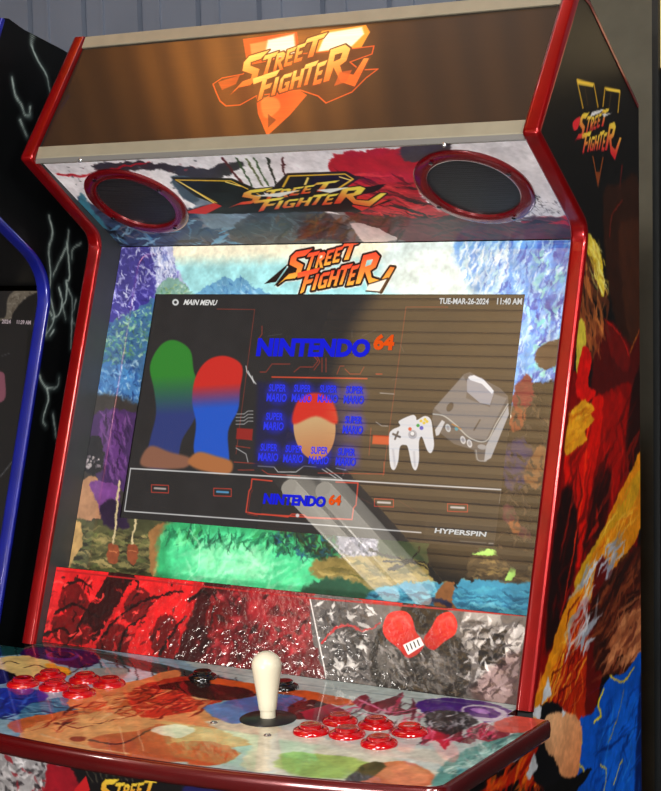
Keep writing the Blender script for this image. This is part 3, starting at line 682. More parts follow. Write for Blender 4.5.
    p([(300, 590), (330, 578), (360, 584), (384, 598), (384, 612), (300, 612)], (40, 78, 58), soft=4, warp=4)
    p([(372, 592), (400, 584), (440, 582), (480, 580), (560, 588), (560, 630), (380, 616)], (56, 128, 156), soft=3, warp=4)
    c.fleck([(376, 590), (550, 588), (550, 620), (384, 610)], 110, 30, 2, [(96, 166, 184), (34, 92, 124), (70, 150, 170), (28, 74, 100)], 6, .15)
    for q in ([(368, 550), (400, 558), (436, 566)], [(384, 562), (410, 562), (432, 572)], [(390, 570), (412, 560), (420, 546)]): l(q, 3.2, (22, 18, 14), w1=1.4, soft=1, warp=2)
    p([(430, 540), (452, 536), (474, 542), (478, 560), (472, 582), (462, 578), (456, 588), (446, 580), (436, 582), (428, 568)], (22, 20, 18), soft=1.5, warp=4, wsc=5)
    p([(442, 584), (454, 582), (452, 600), (456, 612), (440, 612), (434, 604)], (120, 76, 40), soft=2, warp=2)
    l([(424, 604), (438, 600), (450, 606)], 5, (34, 36, 60), soft=2)
    p([(478, 552), (530, 558), (560, 566), (560, 582), (480, 580), (466, 570)], (56, 46, 32), soft=4, warp=5)
    c.fleck([(470, 556), (556, 566), (556, 584), (474, 578)], 50, 20, 2, [(90, 74, 48), (34, 28, 22), (120, 100, 60)], 8, .3)
    for q in ([(472, 553), (490, 549), (508, 556), (498, 556)], [(494, 549), (502, 546), (512, 562), (506, 562)], [(511, 547), (517, 556), (518, 566), (512, 564)], [(506, 580), (510, 566), (516, 568), (512, 580)]): p(q, (150, 196, 96), soft=1, smooth=False)
    # right waterfall
    p([(462, 236), (600, 234), (590, 330), (560, 400), (500, 400), (500, 300), (470, 290)], (108, 156, 212), soft=12, warp=8)
    p([(540, 240), (590, 236), (574, 330), (552, 392), (536, 380), (536, 300)], (74, 104, 186), soft=9, warp=6)
    c.fleck([(472, 242), (574, 240), (564, 330), (548, 392), (508, 380), (500, 296), (478, 292)], 320, 24, 2.2, [(160, 196, 228), (84, 130, 206), (56, 84, 176), (120, 170, 220), (190, 216, 238), (90, 146, 214)], 108, .16)
    c.fleck([(530, 254), (568, 250), (556, 380), (522, 384)], 60, 14, 2.6, [(110, 190, 190), (36, 50, 140), (140, 210, 200), (46, 66, 160)], 100, .5)
    c.fleck([(460, 242), (510, 242), (500, 292), (460, 292)], 60, 22, 2, [(226, 236, 236), (170, 208, 220), (240, 244, 240)], 112, .2, a=.6)
    # dark rocks right of the monitor, with reddish and tan patches
    p([(516, 396), (536, 384), (562, 388), (556, 460), (544, 560), (496, 556), (500, 470)], (30, 25, 22), soft=6, warp=7)
    p([(536, 352), (546, 344), (560, 340), (558, 364), (540, 368)], (70, 52, 40), soft=2, warp=3)
    p([(516, 386), (526, 374), (534, 386), (530, 404), (518, 410), (512, 402)], (104, 30, 36), soft=3, warp=4)
    p([(512, 412), (524, 402), (526, 418), (520, 430), (510, 428)], (120, 60, 36), soft=3, warp=4)
    p([(506, 446), (522, 440), (532, 452), (526, 484), (512, 492), (502, 474)], (44, 38, 70), soft=4, warp=4)
    p([(528, 462), (540, 446), (550, 450), (544, 480), (534, 490), (524, 476)], (110, 74, 44), soft=3, warp=4)
    p([(504, 506), (516, 512), (520, 524), (530, 530), (528, 540), (514, 530), (504, 518)], (70, 38, 42), soft=3, warp=4)
    p([(510, 520), (520, 524), (518, 534), (510, 530)], (120, 70, 40), soft=2)
    c.fleck([(510, 390), (552, 390), (540, 556), (500, 550)], 90, 14, 2, [(30, 26, 24), (80, 62, 46), (56, 46, 40), (24, 22, 26)], 70, .6)
    c.brush(2.6, 8, .2, 3)
    # game title
    m = affine((260, 235), (400, 235), (260, 300))
    for loops in logo_letters(): c.line([m(*q) for q in loops[0]] + [m(*loops[0][0])], 8, (236, 230, 216), smooth=False, soft=1, a=.6)
    for q in ([(274, 286), (292, 262), (300, 276)], [(276, 282), (264, 284), (290, 262)]): p(q, (30, 16, 12), soft=1, smooth=False)
    paint_logo(c, m, (232, 74, 44), (244, 178, 64), (34, 14, 10), 5.5, soft=.9)
    p([(369, 284), (388, 278), (380, 292), (366, 291)], (236, 230, 214), soft=1, smooth=False); c.line([(369, 284), (388, 278), (380, 292), (366, 291)], 1.6, (34, 14, 10), smooth=False)
    l([(120, 243), (571, 239)], 2.4, (236, 228, 170), smooth=False, a=.6)
    return c
cB = paint_bezel()
bz = put(canvas_mesh('bezel_panel', cB, [M_ACRYL, M_BLACK], None, 0, 0, (MU0 - .0005, MU1 + .0005, MV0 - .0005, MV1 + .0005)))
tag(bz, 'landscape printed panel around the monitor with orange title lettering')

# ---- monitor with its lit menu
PL_MO = Plane((0, *C_), (1, 0, 0), (0, *(D_ - C_))); PL_MO.o = PL_B.o - PL_B.n * .0012
def paint_screen():
    c = Canvas(PL_MO, MU0, MU1, MV0, MV1, .8, (37, 35, 36)); p, l = c.poly, c.line
    red, dred, wht = (206, 62, 40), (120, 34, 26), (216, 214, 212)
    def pl(q, w, col, a=1): c.line(q, w, col, smooth=False, soft=.8, a=a)
    c.grain(.12, 25, 25, 8)
    # frame lines
    pl([(217, 309), (254.7, 309.5), (236, 454)], .8, red, .6); pl([(448, 307), (406, 307), (383, 476)], .8, red, .6)
    pl([(272, 377), (367, 378.6)], 1.5, (224, 76, 44)); pl([(376, 374), (382, 374)], 1, red)
    # circuit traces
    for q in ([(260, 372), (266, 372), (272, 364), (290, 364)], [(294, 372), (300, 367), (313, 367), (318, 361), (312, 354)], [(322, 358), (322, 372)], [(326, 358), (326, 372)], [(337, 374), (340, 366), (344, 366)], [(345, 369), (350, 374), (360, 374), (364, 367)],
              [(258, 340), (262, 334), (262, 326)], [(316, 354), (320, 362), (314, 370)], [(237, 438), (252, 440)], [(236, 446), (250, 448)], [(234, 462), (262, 464)], [(238, 470), (254, 470)]): pl(q, .9, red, .75)
    for q in ([(248, 371), (254, 383), (252, 376)], [(246, 366), (247, 372), (256, 384)]): pl(q, 1.2, wht, .9)
    for k in range(4): pl([(236, 414 + 3.4 * k), (244, 414 + 3.4 * k), (248, 411 + 3.4 * k), (253, 411 + 3.4 * k)], .8, wht, .85)
    p([(237, 428), (253, 429), (252, 440), (236, 439)], (150, 30, 24), soft=2, smooth=False); p([(373, 435), (392, 436), (390, 445), (372, 444)], (206, 66, 26), soft=2, smooth=False)
    pl([(371, 428), (369, 455)], .8, red, .7); pl([(236, 448), (246, 454), (248, 462)], 1, wht, .8); pl([(380, 393), (394, 394)], .8, wht, .8); pl([(376, 422), (382, 426), (388, 426)], .8, wht, .7)
    for q in ([(258, 466), (274, 467), (278, 472), (296, 472), (304, 466), (316, 467)], [(322, 469), (336, 478)], [(326, 468), (342, 479)], [(336, 468), (346, 470)]): pl(q, 1, wht, .9)
    pl([(318, 473), (384, 474), (384, 462)], .9, red, .8); pl([(262, 470), (268, 474), (300, 476)], .9, red, .8)
    for q in ([(268, 336), (282, 334)], [(352, 338), (352, 330)], [(362, 336), (376, 330)], [(400, 344), (404, 352)], [(392, 380), (400, 378)]): pl(q, .8, (120, 116, 112), .4)
    for q in ([(398, 500), (420, 514)], [(360, 498), (372, 504)]): pl(q, .7, (160, 60, 50), .3)
    # blue glow behind the small titles
    p([(258, 382), (364, 384), (360, 468), (254, 466)], (20, 20, 70), soft=10, smooth=False, a=.8)
    for (x, y) in TITLES: c.ell((x + 1, y), 12, 12, (26, 30, 170), soft=10, a=.75)
    # plain oval and two plain upright colour fields in place of the cartoon pictures
    c.ell((314.5, 427), 21, 33, (208, 168, 118), rot=-4, soft=1.5, col2=(196, 120, 74), d=((314, 420), (314, 460)))
    p([(293, 424), (296, 404), (308, 394), (322, 394), (334, 404), (337, 424), (316, 416)], (216, 40, 24), soft=5)
    p([(150, 366), (160, 346), (174, 340), (190, 350), (194, 372), (202, 396), (194, 420), (182, 440), (174, 466), (146, 466), (150, 440), (156, 414), (154, 390)], (44, 130, 40), soft=3, col2=(40, 54, 116), d=((174, 375), (170, 415)))
    p([(140, 462), (150, 446), (170, 452), (190, 458), (184, 468), (150, 468)], (140, 92, 70), soft=5)
    p([(196, 376), (208, 360), (226, 356), (242, 366), (240, 390), (238, 410), (228, 432), (228, 468), (206, 470), (194, 452), (196, 424), (192, 400)], (206, 36, 26), soft=3, col2=(22, 84, 196), d=((218, 384), (216, 408)))
    p([(188, 462), (198, 452), (216, 456), (232, 462), (228, 474), (200, 470)], (176, 108, 60), soft=5)
    # lower bar
    pl([(130.6, 468.5), (320, 479), (501.5, 489.7)], 1.5, wht); pl([(130.6, 468.5), (124.5, 511), (320, 524.8), (421, 532.6)], 1.3, wht); pl([(501.5, 489.7), (499.5, 503)], 1, wht, .5)
    for q in ([(272, 481), (252, 479), (251, 488), (249, 491), (248, 498), (246, 512), (256, 514), (330, 518.5), (352, 519.5), (353.5, 508), (356, 505), (358, 483), (336, 482)],): pl(q, 1.6, (214, 66, 44)); pl([(q[0] + 1.6, q[1] + 2) for q in q[2:7]], 1, dred)
    pl([(262, 514), (288, 517), (292, 514), (304, 515), (308, 518), (344, 519)], 1.4, (214, 66, 44)); c.ell((297.5, 515.5), 1.8, 1.8, wht)
    for (x, y, w, h, cc) in ((160, 488.5, 17, 7.5, (190, 176, 170)), (222.5, 492, 17.5, 7.5, (90, 170, 220)), (384, 502.5, 19, 7.5, (226, 220, 216)), (457.5, 507.5, 20, 7.5, (220, 214, 210))):
        pl([(x - w / 2, y - h / 2), (x + w / 2, y - h / 2 + .7), (x + w / 2, y + h / 2 + .7), (x - w / 2, y + h / 2), (x - w / 2, y - h / 2)], 1, (196, 60, 44)); pl([(x - w * .32, y - .3), (x + w * .32, y + .4)], 2.4, cc, .85)
    p([(426, 521), (500, 526), (497, 546), (424, 539)], (48, 46, 45), soft=2, smooth=False, a=.7)
    pl([(460, 541), (486, 543)], 1, (150, 146, 140), .5); pl([(489, 543.4), (493, 543.6)], 1.4, (170, 166, 160), .7)
    # grey console and white controller picture
    g = (98, 96, 98)
    p([(433, 410), (464, 374), (470, 372), (500, 388), (508, 396), (509, 410), (489, 456), (486, 462), (476, 460), (474, 450), (454, 444), (434, 428), (432, 420)], (88, 86, 88), soft=1, smooth=False)
    p([(434, 408), (463, 376), (468, 384), (466, 398), (490, 407), (494, 394), (507, 398), (486, 440), (470, 438), (452, 424), (444, 416)], (120, 118, 120), soft=2, smooth=False)
    p([(467, 380), (470, 375), (482, 378), (492, 388), (494, 393), (490, 405), (480, 403), (467, 392)], (158, 158, 168), soft=1, smooth=False)
    p([(468, 377), (474, 375), (484, 380), (494, 391), (492, 394), (482, 384), (470, 380)], (236, 236, 240), soft=1, smooth=False)
    p([(508, 406), (509, 414), (491, 458), (484, 462), (486, 446), (490, 438)], (170, 170, 174), soft=1, smooth=False)
    l([(433, 414), (444, 416), (456, 425), (470, 438), (486, 441), (496, 424), (508, 404)], 1.2, (200, 198, 190), soft=1)
    l([(476, 450), (478, 460), (486, 461)], 1.2, (150, 150, 150)); c.ell((482, 447), 4.5, 2.6, (150, 150, 154), rot=10)
    p([(435, 430), (442, 420), (445, 422), (439, 435), (436, 436)], (206, 204, 206), soft=1, smooth=False)
    for x, y, cc in ((448, 428, (190, 196, 200)), (463, 440, (206, 204, 204)), (469.5, 443.5, (206, 204, 204))): c.ell((x, y), 2.6, 4.2, cc, rot=-16); c.ell((x, y), 1.5, 2.4, (150, 150, 158), rot=-16)
    c.ell((456.5, 428.5), 1.8, 2.2, (50, 150, 170)); l([(452, 424), (461, 429)], 1.2, (180, 110, 40), smooth=False); c.ell((450, 407), 3, 5, (58, 56, 58), rot=30); l([(474, 430), (480, 420)], 1.6, (54, 52, 54), smooth=False)
    w = (222, 222, 226)
    p([(389, 437), (392, 430), (400, 426), (399, 421), (412, 415), (416, 417), (417, 420), (425, 416), (431, 420), (433, 434), (434, 446), (431, 453), (427, 450), (422, 437), (419, 442), (419, 460), (416, 470), (412, 466), (408, 448), (405, 445), (400, 447), (398, 462), (394, 470), (390, 464)], w, soft=1)
    l([(393, 450), (395, 466)], 2.4, (180, 180, 190), soft=2, a=.7); l([(414, 452), (415, 466)], 2.4, (184, 184, 192), soft=2, a=.7)
    c.ell((412.6, 434.5), 4.4, 4.6, (176, 176, 184)); c.ell((412.6, 434), 2.6, 2.6, (120, 120, 128)); c.ell((412.4, 433.6), 2.0, 2.0, (238, 238, 238))
    for x, y, cc, r in ((410, 429, (214, 70, 40), 1.8), (418, 425.5, (50, 160, 70), 1.7), (421.5, 428, (50, 70, 190), 2), (421, 421, (230, 196, 60), 1.5), (425, 419.5, (230, 196, 60), 1.5), (424, 423, (230, 196, 60), 1.5), (427, 421.5, (230, 196, 60), 1.5)): c.ell((x, y), r, r, cc, soft=.8)
    l([(393, 434), (400, 437)], 2.4, (70, 70, 76), smooth=False); l([(398, 432), (395, 439)], 2.4, (70, 70, 76), smooth=False)
    c.ell((175.5, 302.3), 3.2, 3.2, (226, 226, 224)); c.ell((175.5, 302.3), 1.6, 1.6, (37, 35, 36))
    return c
TITLES = [(277, 393), (302, 393.5), (328, 394), (354, 395), (274, 421.5), (300, 422.5), (353, 425), (268.5, 452.5), (293.5, 454), (319, 455.5), (346, 457)]
cSc = paint_screen()
mon = put(canvas_mesh('monitor', cSc, [M_SCREEN, M_BLACK], None, .03)); tag(mon, 'dark lit menu screen set in the printed panel')
E_BLUE, E_ORG, E_WHT = emit('screen_blue', (30, 34, 214), 1.0), emit('screen_orange', (232, 84, 24), 1.0), emit('screen_white', (228, 226, 222), .9)
def lettering(strings, m, bold=.03):
    return put(text_mesh('lettering', strings, PL_MO, m, None, .0007, bold), mon)
lettering([('NINTENDO', (256, 356.5), (369, 357.5), (258.5, 338))], E_BLUE, .055)
lettering([('64', (373, 350), (393.5, 350.5), (375, 334))], E_ORG, .05)
lettering([('NINTENDO', (263, 504), (325, 507.5), (264.6, 493))], E_BLUE, .055)
lettering([('64', (328.4, 505), (340.5, 505.8), (329.8, 494.4))], E_ORG, .05)
for it in ([('MAIN MENU', (183.5, 305), (216, 305.6), (185.5, 299.5))], [('TUE-MAR-26-2024', (439, 304.2), (488.6, 304.6), (439.8, 298))], [('11:40 AM', (497, 304.6), (522, 304.8), (497.6, 298))],
           [('HYPERSPIN', (434.6, 533), (486, 537), (435.6, 528))]): lettering(it, E_WHT, .03)
E_SB = emit('screen_soft_blue', (50, 58, 224), 1.1)
for x, y in TITLES:
    if (x, y) == (300, 422.5): continue
    lettering([('SUPER', (x - 8, y - 1.5), (x + 9, y - .9), (x - 7.4, y - 9)), ('MARIO', (x - 10.5, y + 8.5), (x + 9.5, y + 9.2), (x - 9.6, y + .2))], E_SB, .03)

# ---- lower artwork strip of wrinkled vinyl
E1, F1 = np.array([-.1263, .9854]), np.array([-.1631, .8852])
PL_ST = Plane((0, *E1), (1, 0, 0), (0, *(F1 - E1))); LST = float(np.linalg.norm(F1 - E1))
def paint_strip():
    c = Canvas(PL_ST, -XI + .0006, XI - .0006, 0, LST, .8, (186, 34, 40)); p, l = c.poly, c.line
    dk, md, br = (42, 6, 10), (116, 16, 22), (226, 62, 62)
    # red half: slanted panels of abstract dark and light brushwork
    p([(40, 560), (120, 566), (96, 660), (30, 650)], (204, 40, 46), soft=1, smooth=False)
    p([(134, 572), (196, 580), (160, 672), (92, 664)], (206, 40, 44), soft=1, smooth=False)
    p([(110, 570), (136, 574), (96, 640), (74, 634)], (58, 8, 12), soft=1, smooth=False)
    p([(206, 582), (232, 586), (222, 640), (200, 676), (170, 676), (186, 630)], (70, 10, 16), soft=5, warp=5)
    p([(230, 586), (312, 596), (328, 690), (196, 680), (214, 640)], (112, 26, 36), soft=8, warp=8)
    p([(254, 590), (306, 598), (318, 640), (280, 650), (250, 620)], (150, 44, 52), soft=10, warp=8)
    for q in ([(60, 592), (72, 582), (84, 590), (90, 606), (78, 618), (62, 612)], [(52, 620), (70, 616), (92, 628), (86, 644), (56, 640)], [(124, 606), (134, 590), (146, 588), (152, 604), (142, 620), (128, 622)], [(150, 640), (160, 616), (176, 620), (178, 646), (164, 662)], [(206, 612), (220, 600), (232, 616), (226, 640), (208, 636)], [(96, 650), (112, 626), (128, 630), (124, 656)]):
        p(q, md, soft=3, warp=4, wsc=8)
    for q in ([(64, 586), (80, 580), (90, 588)], [(56, 614), (76, 604), (96, 616), (108, 610)], [(100, 640), (120, 616), (140, 602), (160, 596), (182, 590)], [(118, 652), (128, 628), (146, 616)], [(124, 582), (134, 578), (140, 590), (132, 600)], [(160, 654), (172, 632), (186, 616)], [(70, 640), (82, 622), (90, 604)], [(190, 600), (204, 592), (214, 604), (210, 626)], [(44, 636), (60, 628), (70, 634)]):
        l(q, 4.5, dk, w1=2, soft=1.6, warp=3)
    c.fleck([(46, 576), (190, 584), (160, 664), (40, 640)], 90, 12, 2.2, [dk, br, (90, 10, 16), (236, 90, 84), (60, 6, 10)], -50, .7, a=.75)
    c.fleck([(206, 590), (310, 600), (316, 676), (190, 672)], 90, 14, 4, [(60, 12, 20), (176, 56, 62), (90, 20, 28), (40, 10, 14), (190, 80, 84)], -40, .8, a=.6, soft=2)
    # grey half
    p([(311, 598), (560, 618), (560, 720), (328, 690)], (118, 112, 109), soft=1, smooth=False)
    p([(311, 598), (366, 604), (372, 680), (326, 676)], (108, 102, 100), soft=3, warp=4)
    for q in ([(318, 612), (340, 606), (352, 616), (340, 628), (322, 630)], [(330, 640), (350, 630), (362, 646), (350, 664), (332, 660)]): p(q, (88, 84, 84), soft=3, warp=5, wsc=7)
    c.fleck([(314, 602), (372, 608), (368, 680), (330, 674)], 90, 16, 2.4, [(206, 202, 198), (60, 56, 58), (100, 96, 96), (224, 220, 216), (44, 42, 44)], 35, .8, a=.85)
    l([(322, 642), (340, 626), (366, 630), (380, 622)], 3, (196, 60, 66), w1=1.5, soft=1, warp=2)
    p([(372, 650), (378, 632), (392, 622), (408, 640), (420, 648), (440, 640), (456, 636), (470, 652), (468, 684), (452, 700), (400, 696), (372, 680)], (48, 44, 43), soft=3, warp=4)
    p([(380, 644), (394, 640), (404, 660), (396, 682), (380, 672)], (104, 99, 95), soft=6, warp=5)
    p([(424, 664), (448, 654), (458, 672), (440, 690), (424, 684)], (92, 87, 84), soft=6, warp=5)
    c.fleck([(374, 640), (408, 644), (464, 646), (462, 694), (380, 684)], 100, 20, 2, [(36, 33, 33), (126, 121, 117), (52, 48, 48), (160, 154, 150)], 50, .5, a=.6)
    p([(402, 604), (420, 606), (448, 608), (440, 632), (416, 632), (404, 622)], (40, 32, 32), soft=2, warp=3)
    p([(466, 612), (500, 616), (500, 640), (476, 650), (462, 640)], (166, 160, 154), soft=2, warp=4)
    p([(480, 650), (492, 636), (506, 630), (514, 640), (508, 664), (492, 668), (480, 664)], (32, 30, 32), soft=1.5, warp=3)
    p([(476, 676), (490, 664), (504, 672), (512, 694), (496, 704), (480, 692)], (196, 190, 184), soft=2, warp=2)
    p([(504, 640), (518, 626), (526, 630), (516, 660), (508, 664)], (206, 200, 194), soft=2, warp=2)
    c.fleck([(464, 616), (524, 622), (512, 700), (466, 690)], 90, 18, 2, [(216, 210, 206), (52, 48, 50), (120, 114, 112), (236, 232, 228), (90, 84, 84)], -45, .7, a=.75)
    p([(470, 690), (520, 650), (524, 700), (500, 712)], (70, 24, 28), soft=8, a=.35)
    c.brush(2.6, 8, .2, 4); c.c = 255 * (np.clip(c.c, 0, 255) / 255) ** 1.3
    # two plain red rounded shapes with a pale band
    R1, R2 = (214, 36, 30), (150, 16, 18)
    p([(384, 622), (390, 613), (404, 611), (412, 618), (416, 632), (424, 642), (420, 652), (408, 658), (398, 648), (388, 640), (383, 632)], R1, soft=1.5, col2=R2, d=((390, 618), (414, 656)))
    p([(432, 626), (438, 616), (450, 612), (457, 622), (455, 634), (444, 642), (434, 650), (426, 646), (424, 638), (428, 632)], R1, soft=1.5, col2=R2, d=((450, 614), (428, 648)))
    l([(392, 620), (402, 617), (410, 626)], 4, (240, 92, 80), soft=4, a=.7); l([(440, 622), (450, 618), (454, 626)], 4, (240, 84, 74), soft=4, a=.7)
    p([(403, 645), (420, 637), (424, 645), (408, 655)], (222, 216, 210), soft=.8, smooth=False); 
    for k in range(4): l([(406.5 + k * 3.6, 645.4 - k * 1.7), (408.6 + k * 3.6, 650.6 - k * 1.7)], 1.4, (24, 20, 20), smooth=False, soft=.7)
    l([(310, 599), (326, 676)], 1.4, (220, 214, 210), smooth=False)
    l([(57, 570.5), (310, 598), (524, 615.5)], 2, (150, 20, 24), smooth=False)
    return c
cSt = paint_strip()
strip = put(canvas_mesh('lower_artwork_panel', cSt, [M_WRINKLE, M_DARKRED], None, .008)); tag(strip, 'wrinkled glossy panel, red on the left and grey on the right')
mb = MB(); mb.prism_x([(-.1263 + .0078, .9836), (-.0985, .9770), (-.0985, .9725), (-.118, .9760)], -XI + .0006, XI - .0006); put(mb.build('panel_ledge', M_DARKRED))

# ---- control panel with a bowed front edge
ZT = .885
PL_CP = Plane((0, 0, ZT), (1, 0, 0), (0, 1, 0))
CPX = .418
def cp_front(x):
    x = np.abs(x); y = -.537 + .36 * x * x; r = .012; e = np.clip((x - (CPX - r)) / r, 0, 1)
    return y + r * (1 - np.sqrt(np.clip(1 - e * e, 0, 1)))
def paint_cp():
    c = Canvas(PL_CP, -CPX, CPX, -.54, -.160, 1.0, (196, 206, 204)); p, l = c.poly, c.line; c.k = 1.1
    R = lambda *q: list(q)
    p([(-60, 650), (120, 640), (200, 670), (260, 690), (260, 720), (140, 740), (-60, 740)], (160, 186, 200), soft=10, warp=10)
    p([(120, 668), (200, 690), (180, 720), (110, 700)], (196, 206, 214), soft=8, warp=5)
    # teal grid along the back edge
    p([(-60, 640), (40, 640), (150, 662), (240, 682), (236, 690), (150, 672), (60, 652), (-60, 662)], (26, 92, 92), soft=2, warp=1)
    for k in range(16): l([(-20 + k * 17, 640 + k * 2.5), (-14 + k * 17, 664 + k * 2.2)], 1.2, (10, 40, 44), smooth=False)
    l([(-40, 650), (60, 647), (240, 688)], 1, (12, 46, 50))
    # purple swirls and pale patches on the left
    p([(20, 652), (44, 647), (86, 650), (98, 656), (96, 664), (78, 668), (58, 664), (30, 660)], (56, 24, 104), soft=2, warp=4)
    c.ell((62, 656), 17, 5, (86, 60, 150), soft=2); c.ell((62, 655), 13, 3.6, (48, 22, 92), soft=2)
    p([(-20, 668), (10, 656), (40, 658), (60, 668), (66, 676), (40, 680), (10, 680), (-20, 690)], (224, 204, 150), soft=2, warp=4)
    p([(44, 664), (66, 668), (72, 674), (54, 676)], (236, 186, 50), soft=2, warp=3)
    for q in ([(2, 664), (10, 661), (18, 664)], [(24, 668), (36, 665), (48, 669)]): l(q, 2, (40, 20, 16), soft=1)
    p([(-10, 668), (4, 670), (16, 676), (10, 682), (-10, 684)], (22, 18, 20), soft=2)
    l([(70, 674), (90, 664), (118, 664), (130, 672)], 2, (44, 46, 48)); p([(72, 676), (96, 668), (124, 668), (126, 676), (100, 684)], (170, 172, 168), soft=3, warp=3)
    p([(-30, 692), (0, 688), (40, 690), (46, 700), (20, 712), (-40, 722)], (40, 78, 170), soft=2, warp=4)
    c.fleck([(-30, 690), (40, 690), (30, 714), (-40, 720)], 30, 22, 3, [(20, 40, 120), (90, 130, 210), (26, 60, 150)], -10, .3)
    p([(30, 704), (90, 694), (120, 700), (60, 716), (20, 722)], (90, 140, 172), soft=2, warp=3); c.fleck([(20, 704), (110, 696), (60, 716), (10, 724)], 20, 30, 2, [(40, 80, 120), (150, 190, 206)], 4, .1)
    # long tan and red shapes
    p([(10, 722), (60, 712), (110, 704), (150, 692), (186, 682), (190, 700), (170, 716), (120, 722), (60, 732), (20, 734)], (206, 128, 78), soft=2, warp=4)
    p([(40, 724), (110, 710), (170, 704), (220, 706), (250, 724), (262, 742), (230, 748), (200, 760), (150, 762), (80, 750), (20, 738)], (226, 178, 128), soft=2, warp=4)
    p([(74, 694), (100, 686), (140, 680), (170, 670), (180, 676), (150, 692), (100, 706), (70, 708)], (222, 158, 108), soft=2, warp=3)
    p([(130, 692), (160, 680), (196, 676), (220, 684), (232, 692), (214, 704), (180, 714), (140, 716)], (190, 80, 46), soft=2, warp=4)
    c.fleck([(80, 706), (150, 684), (226, 688), (200, 712), (110, 722), (20, 732)], 80, 32, 2.6, [(140, 34, 20), (236, 180, 130), (90, 20, 16), (206, 100, 60), (240, 200, 156)], -14, .2, a=.8)
    c.fleck([(150, 684), (200, 676), (226, 690), (190, 710), (150, 708)], 50, 20, 2.4, [(110, 22, 16), (60, 16, 14), (214, 120, 80), (150, 40, 24)], -24, .4)
    p([(150, 688), (176, 682), (206, 680), (236, 686), (244, 694), (210, 690), (180, 690)], (46, 12, 14), soft=2, warp=3)
    p([(186, 684), (204, 692), (224, 694), (240, 688), (230, 698), (204, 700), (190, 696)], (222, 190, 150), soft=1.5, warp=2)
    p([(100, 736), (140, 730), (160, 724), (180, 730), (170, 742), (200, 752), (180, 762), (120, 758), (90, 746)], (196, 104, 60), soft=4, warp=5, a=.75)
    l([(90, 740), (120, 744), (150, 730), (170, 726)], 4, (96, 34, 22), w1=1.5, soft=2, warp=2); l([(40, 734), (80, 746), (130, 754)], 3, (226, 196, 160), soft=2)
    p([(170, 744), (210, 742), (240, 752), (220, 764), (190, 764)], (214, 116, 60), soft=4, warp=5); c.ell((78, 739), 8, 2.6, (176, 96, 64), soft=3)
    p([(206, 722), (250, 720), (286, 730), (290, 760), (260, 772), (240, 764), (252, 744), (230, 734)], (222, 214, 194), soft=4, warp=5)
    p([(150, 730), (176, 724), (196, 730), (176, 738)], (238, 226, 208), soft=3, warp=3)
    # back edge: orange bar, maroon, blue patch
    p([(212, 678), (236, 681), (300, 690), (350, 700), (346, 706), (290, 698), (220, 688)], (216, 120, 50), soft=2, warp=2)
    p([(180, 684), (212, 684), (250, 690), (250, 700), (214, 700), (186, 694)], (44, 16, 22), soft=3, warp=4)
    p([(222, 704), (246, 698), (284, 694), (306, 700), (290, 714), (256, 720), (236, 716)], (96, 140, 196), soft=3, warp=3); p([(206, 706), (230, 704), (250, 716), (236, 724), (212, 716)], (120, 160, 206), soft=4, warp=3)
    p([(288, 708), (310, 700), (330, 706), (320, 716), (296, 720)], (60, 24, 34), soft=3, warp=4)
    c.fleck([(292, 700), (340, 704), (336, 714), (296, 720)], 30, 14, 2, [(150, 40, 50), (30, 80, 60), (40, 16, 24), (196, 190, 180)], -10, .5)
    # right half: pale field, green wash, tan patch
    p([(280, 730), (350, 744), (440, 752), (440, 790), (300, 790), (270, 764)], (216, 216, 206), soft=6, warp=5)
    p([(286, 752), (320, 754), (356, 758), (376, 768), (350, 778), (300, 776), (276, 764)], (180, 204, 132), soft=7, warp=5)
    p([(352, 776), (366, 768), (384, 762), (410, 762), (430, 772), (432, 784), (400, 790), (360, 786)], (216, 142, 108), soft=4, warp=3)
    p([(346, 778), (362, 766), (378, 762), (384, 768), (372, 778), (356, 782)], (70, 70, 44), soft=4, warp=3)
    p([(380, 772), (404, 764), (426, 772), (426, 782), (396, 786)], (226, 160, 128), soft=5, warp=2)
    p([(434, 790), (440, 768), (470, 748), (500, 738), (540, 728), (520, 742), (470, 774)], (120, 170, 164), soft=4, warp=4)
    c.fleck([(444, 770), (520, 734), (500, 756), (450, 784)], 40, 22, 2, [(170, 206, 200), (70, 130, 130), (200, 220, 216)], -30, .4)
    # magenta shards
    mg = (186, 40, 86)
    for q in ([(350, 702), (366, 694), (372, 704), (390, 698), (404, 692), (400, 708), (416, 712), (396, 716), (370, 712)], [(424, 730), (440, 722), (446, 732), (464, 726), (462, 738), (484, 734), (470, 744), (452, 740), (446, 750), (436, 740), (420, 744)], [(466, 730), (484, 722), (500, 728), (516, 722), (508, 736), (490, 742), (472, 738)], [(300, 712), (330, 704), (350, 712), (330, 722), (306, 720)]):
        p(q, mg, soft=1, warp=1, smooth=False, col2=(120, 20, 56), d=(q[0], q[3]))
    c.fleck([(340, 700), (410, 700), (480, 724), (500, 738), (430, 744), (340, 712)], 70, 20, 2.4, [(226, 96, 140), (110, 16, 50), (236, 150, 176), (60, 16, 36), (214, 206, 206)], -30, .5)
    l([(360, 700), (390, 712), (420, 708)], 4, (226, 150, 180), w1=2, soft=2)
    # purple swirl with white ring and grey smoke
    p([(416, 704), (436, 698), (470, 700), (500, 706), (512, 714), (492, 722), (456, 716), (430, 716)], (96, 26, 146), soft=2, warp=3)
    c.ell((484, 713), 24, 8, (206, 200, 212), soft=2, rot=8); c.ell((482, 712), 19, 5.4, (110, 40, 150), soft=2, rot=8); c.ell((480, 711), 10, 2.6, (190, 150, 210), soft=2, rot=8)
    p([(424, 716), (446, 710), (468, 714), (474, 724), (452, 734), (430, 728)], (62, 60, 66), soft=4, warp=6)
    c.fleck([(424, 712), (472, 712), (470, 730), (430, 732)], 40, 12, 2, [(160, 156, 164), (30, 28, 34), (110, 106, 114), (206, 204, 208)], -20, .8)
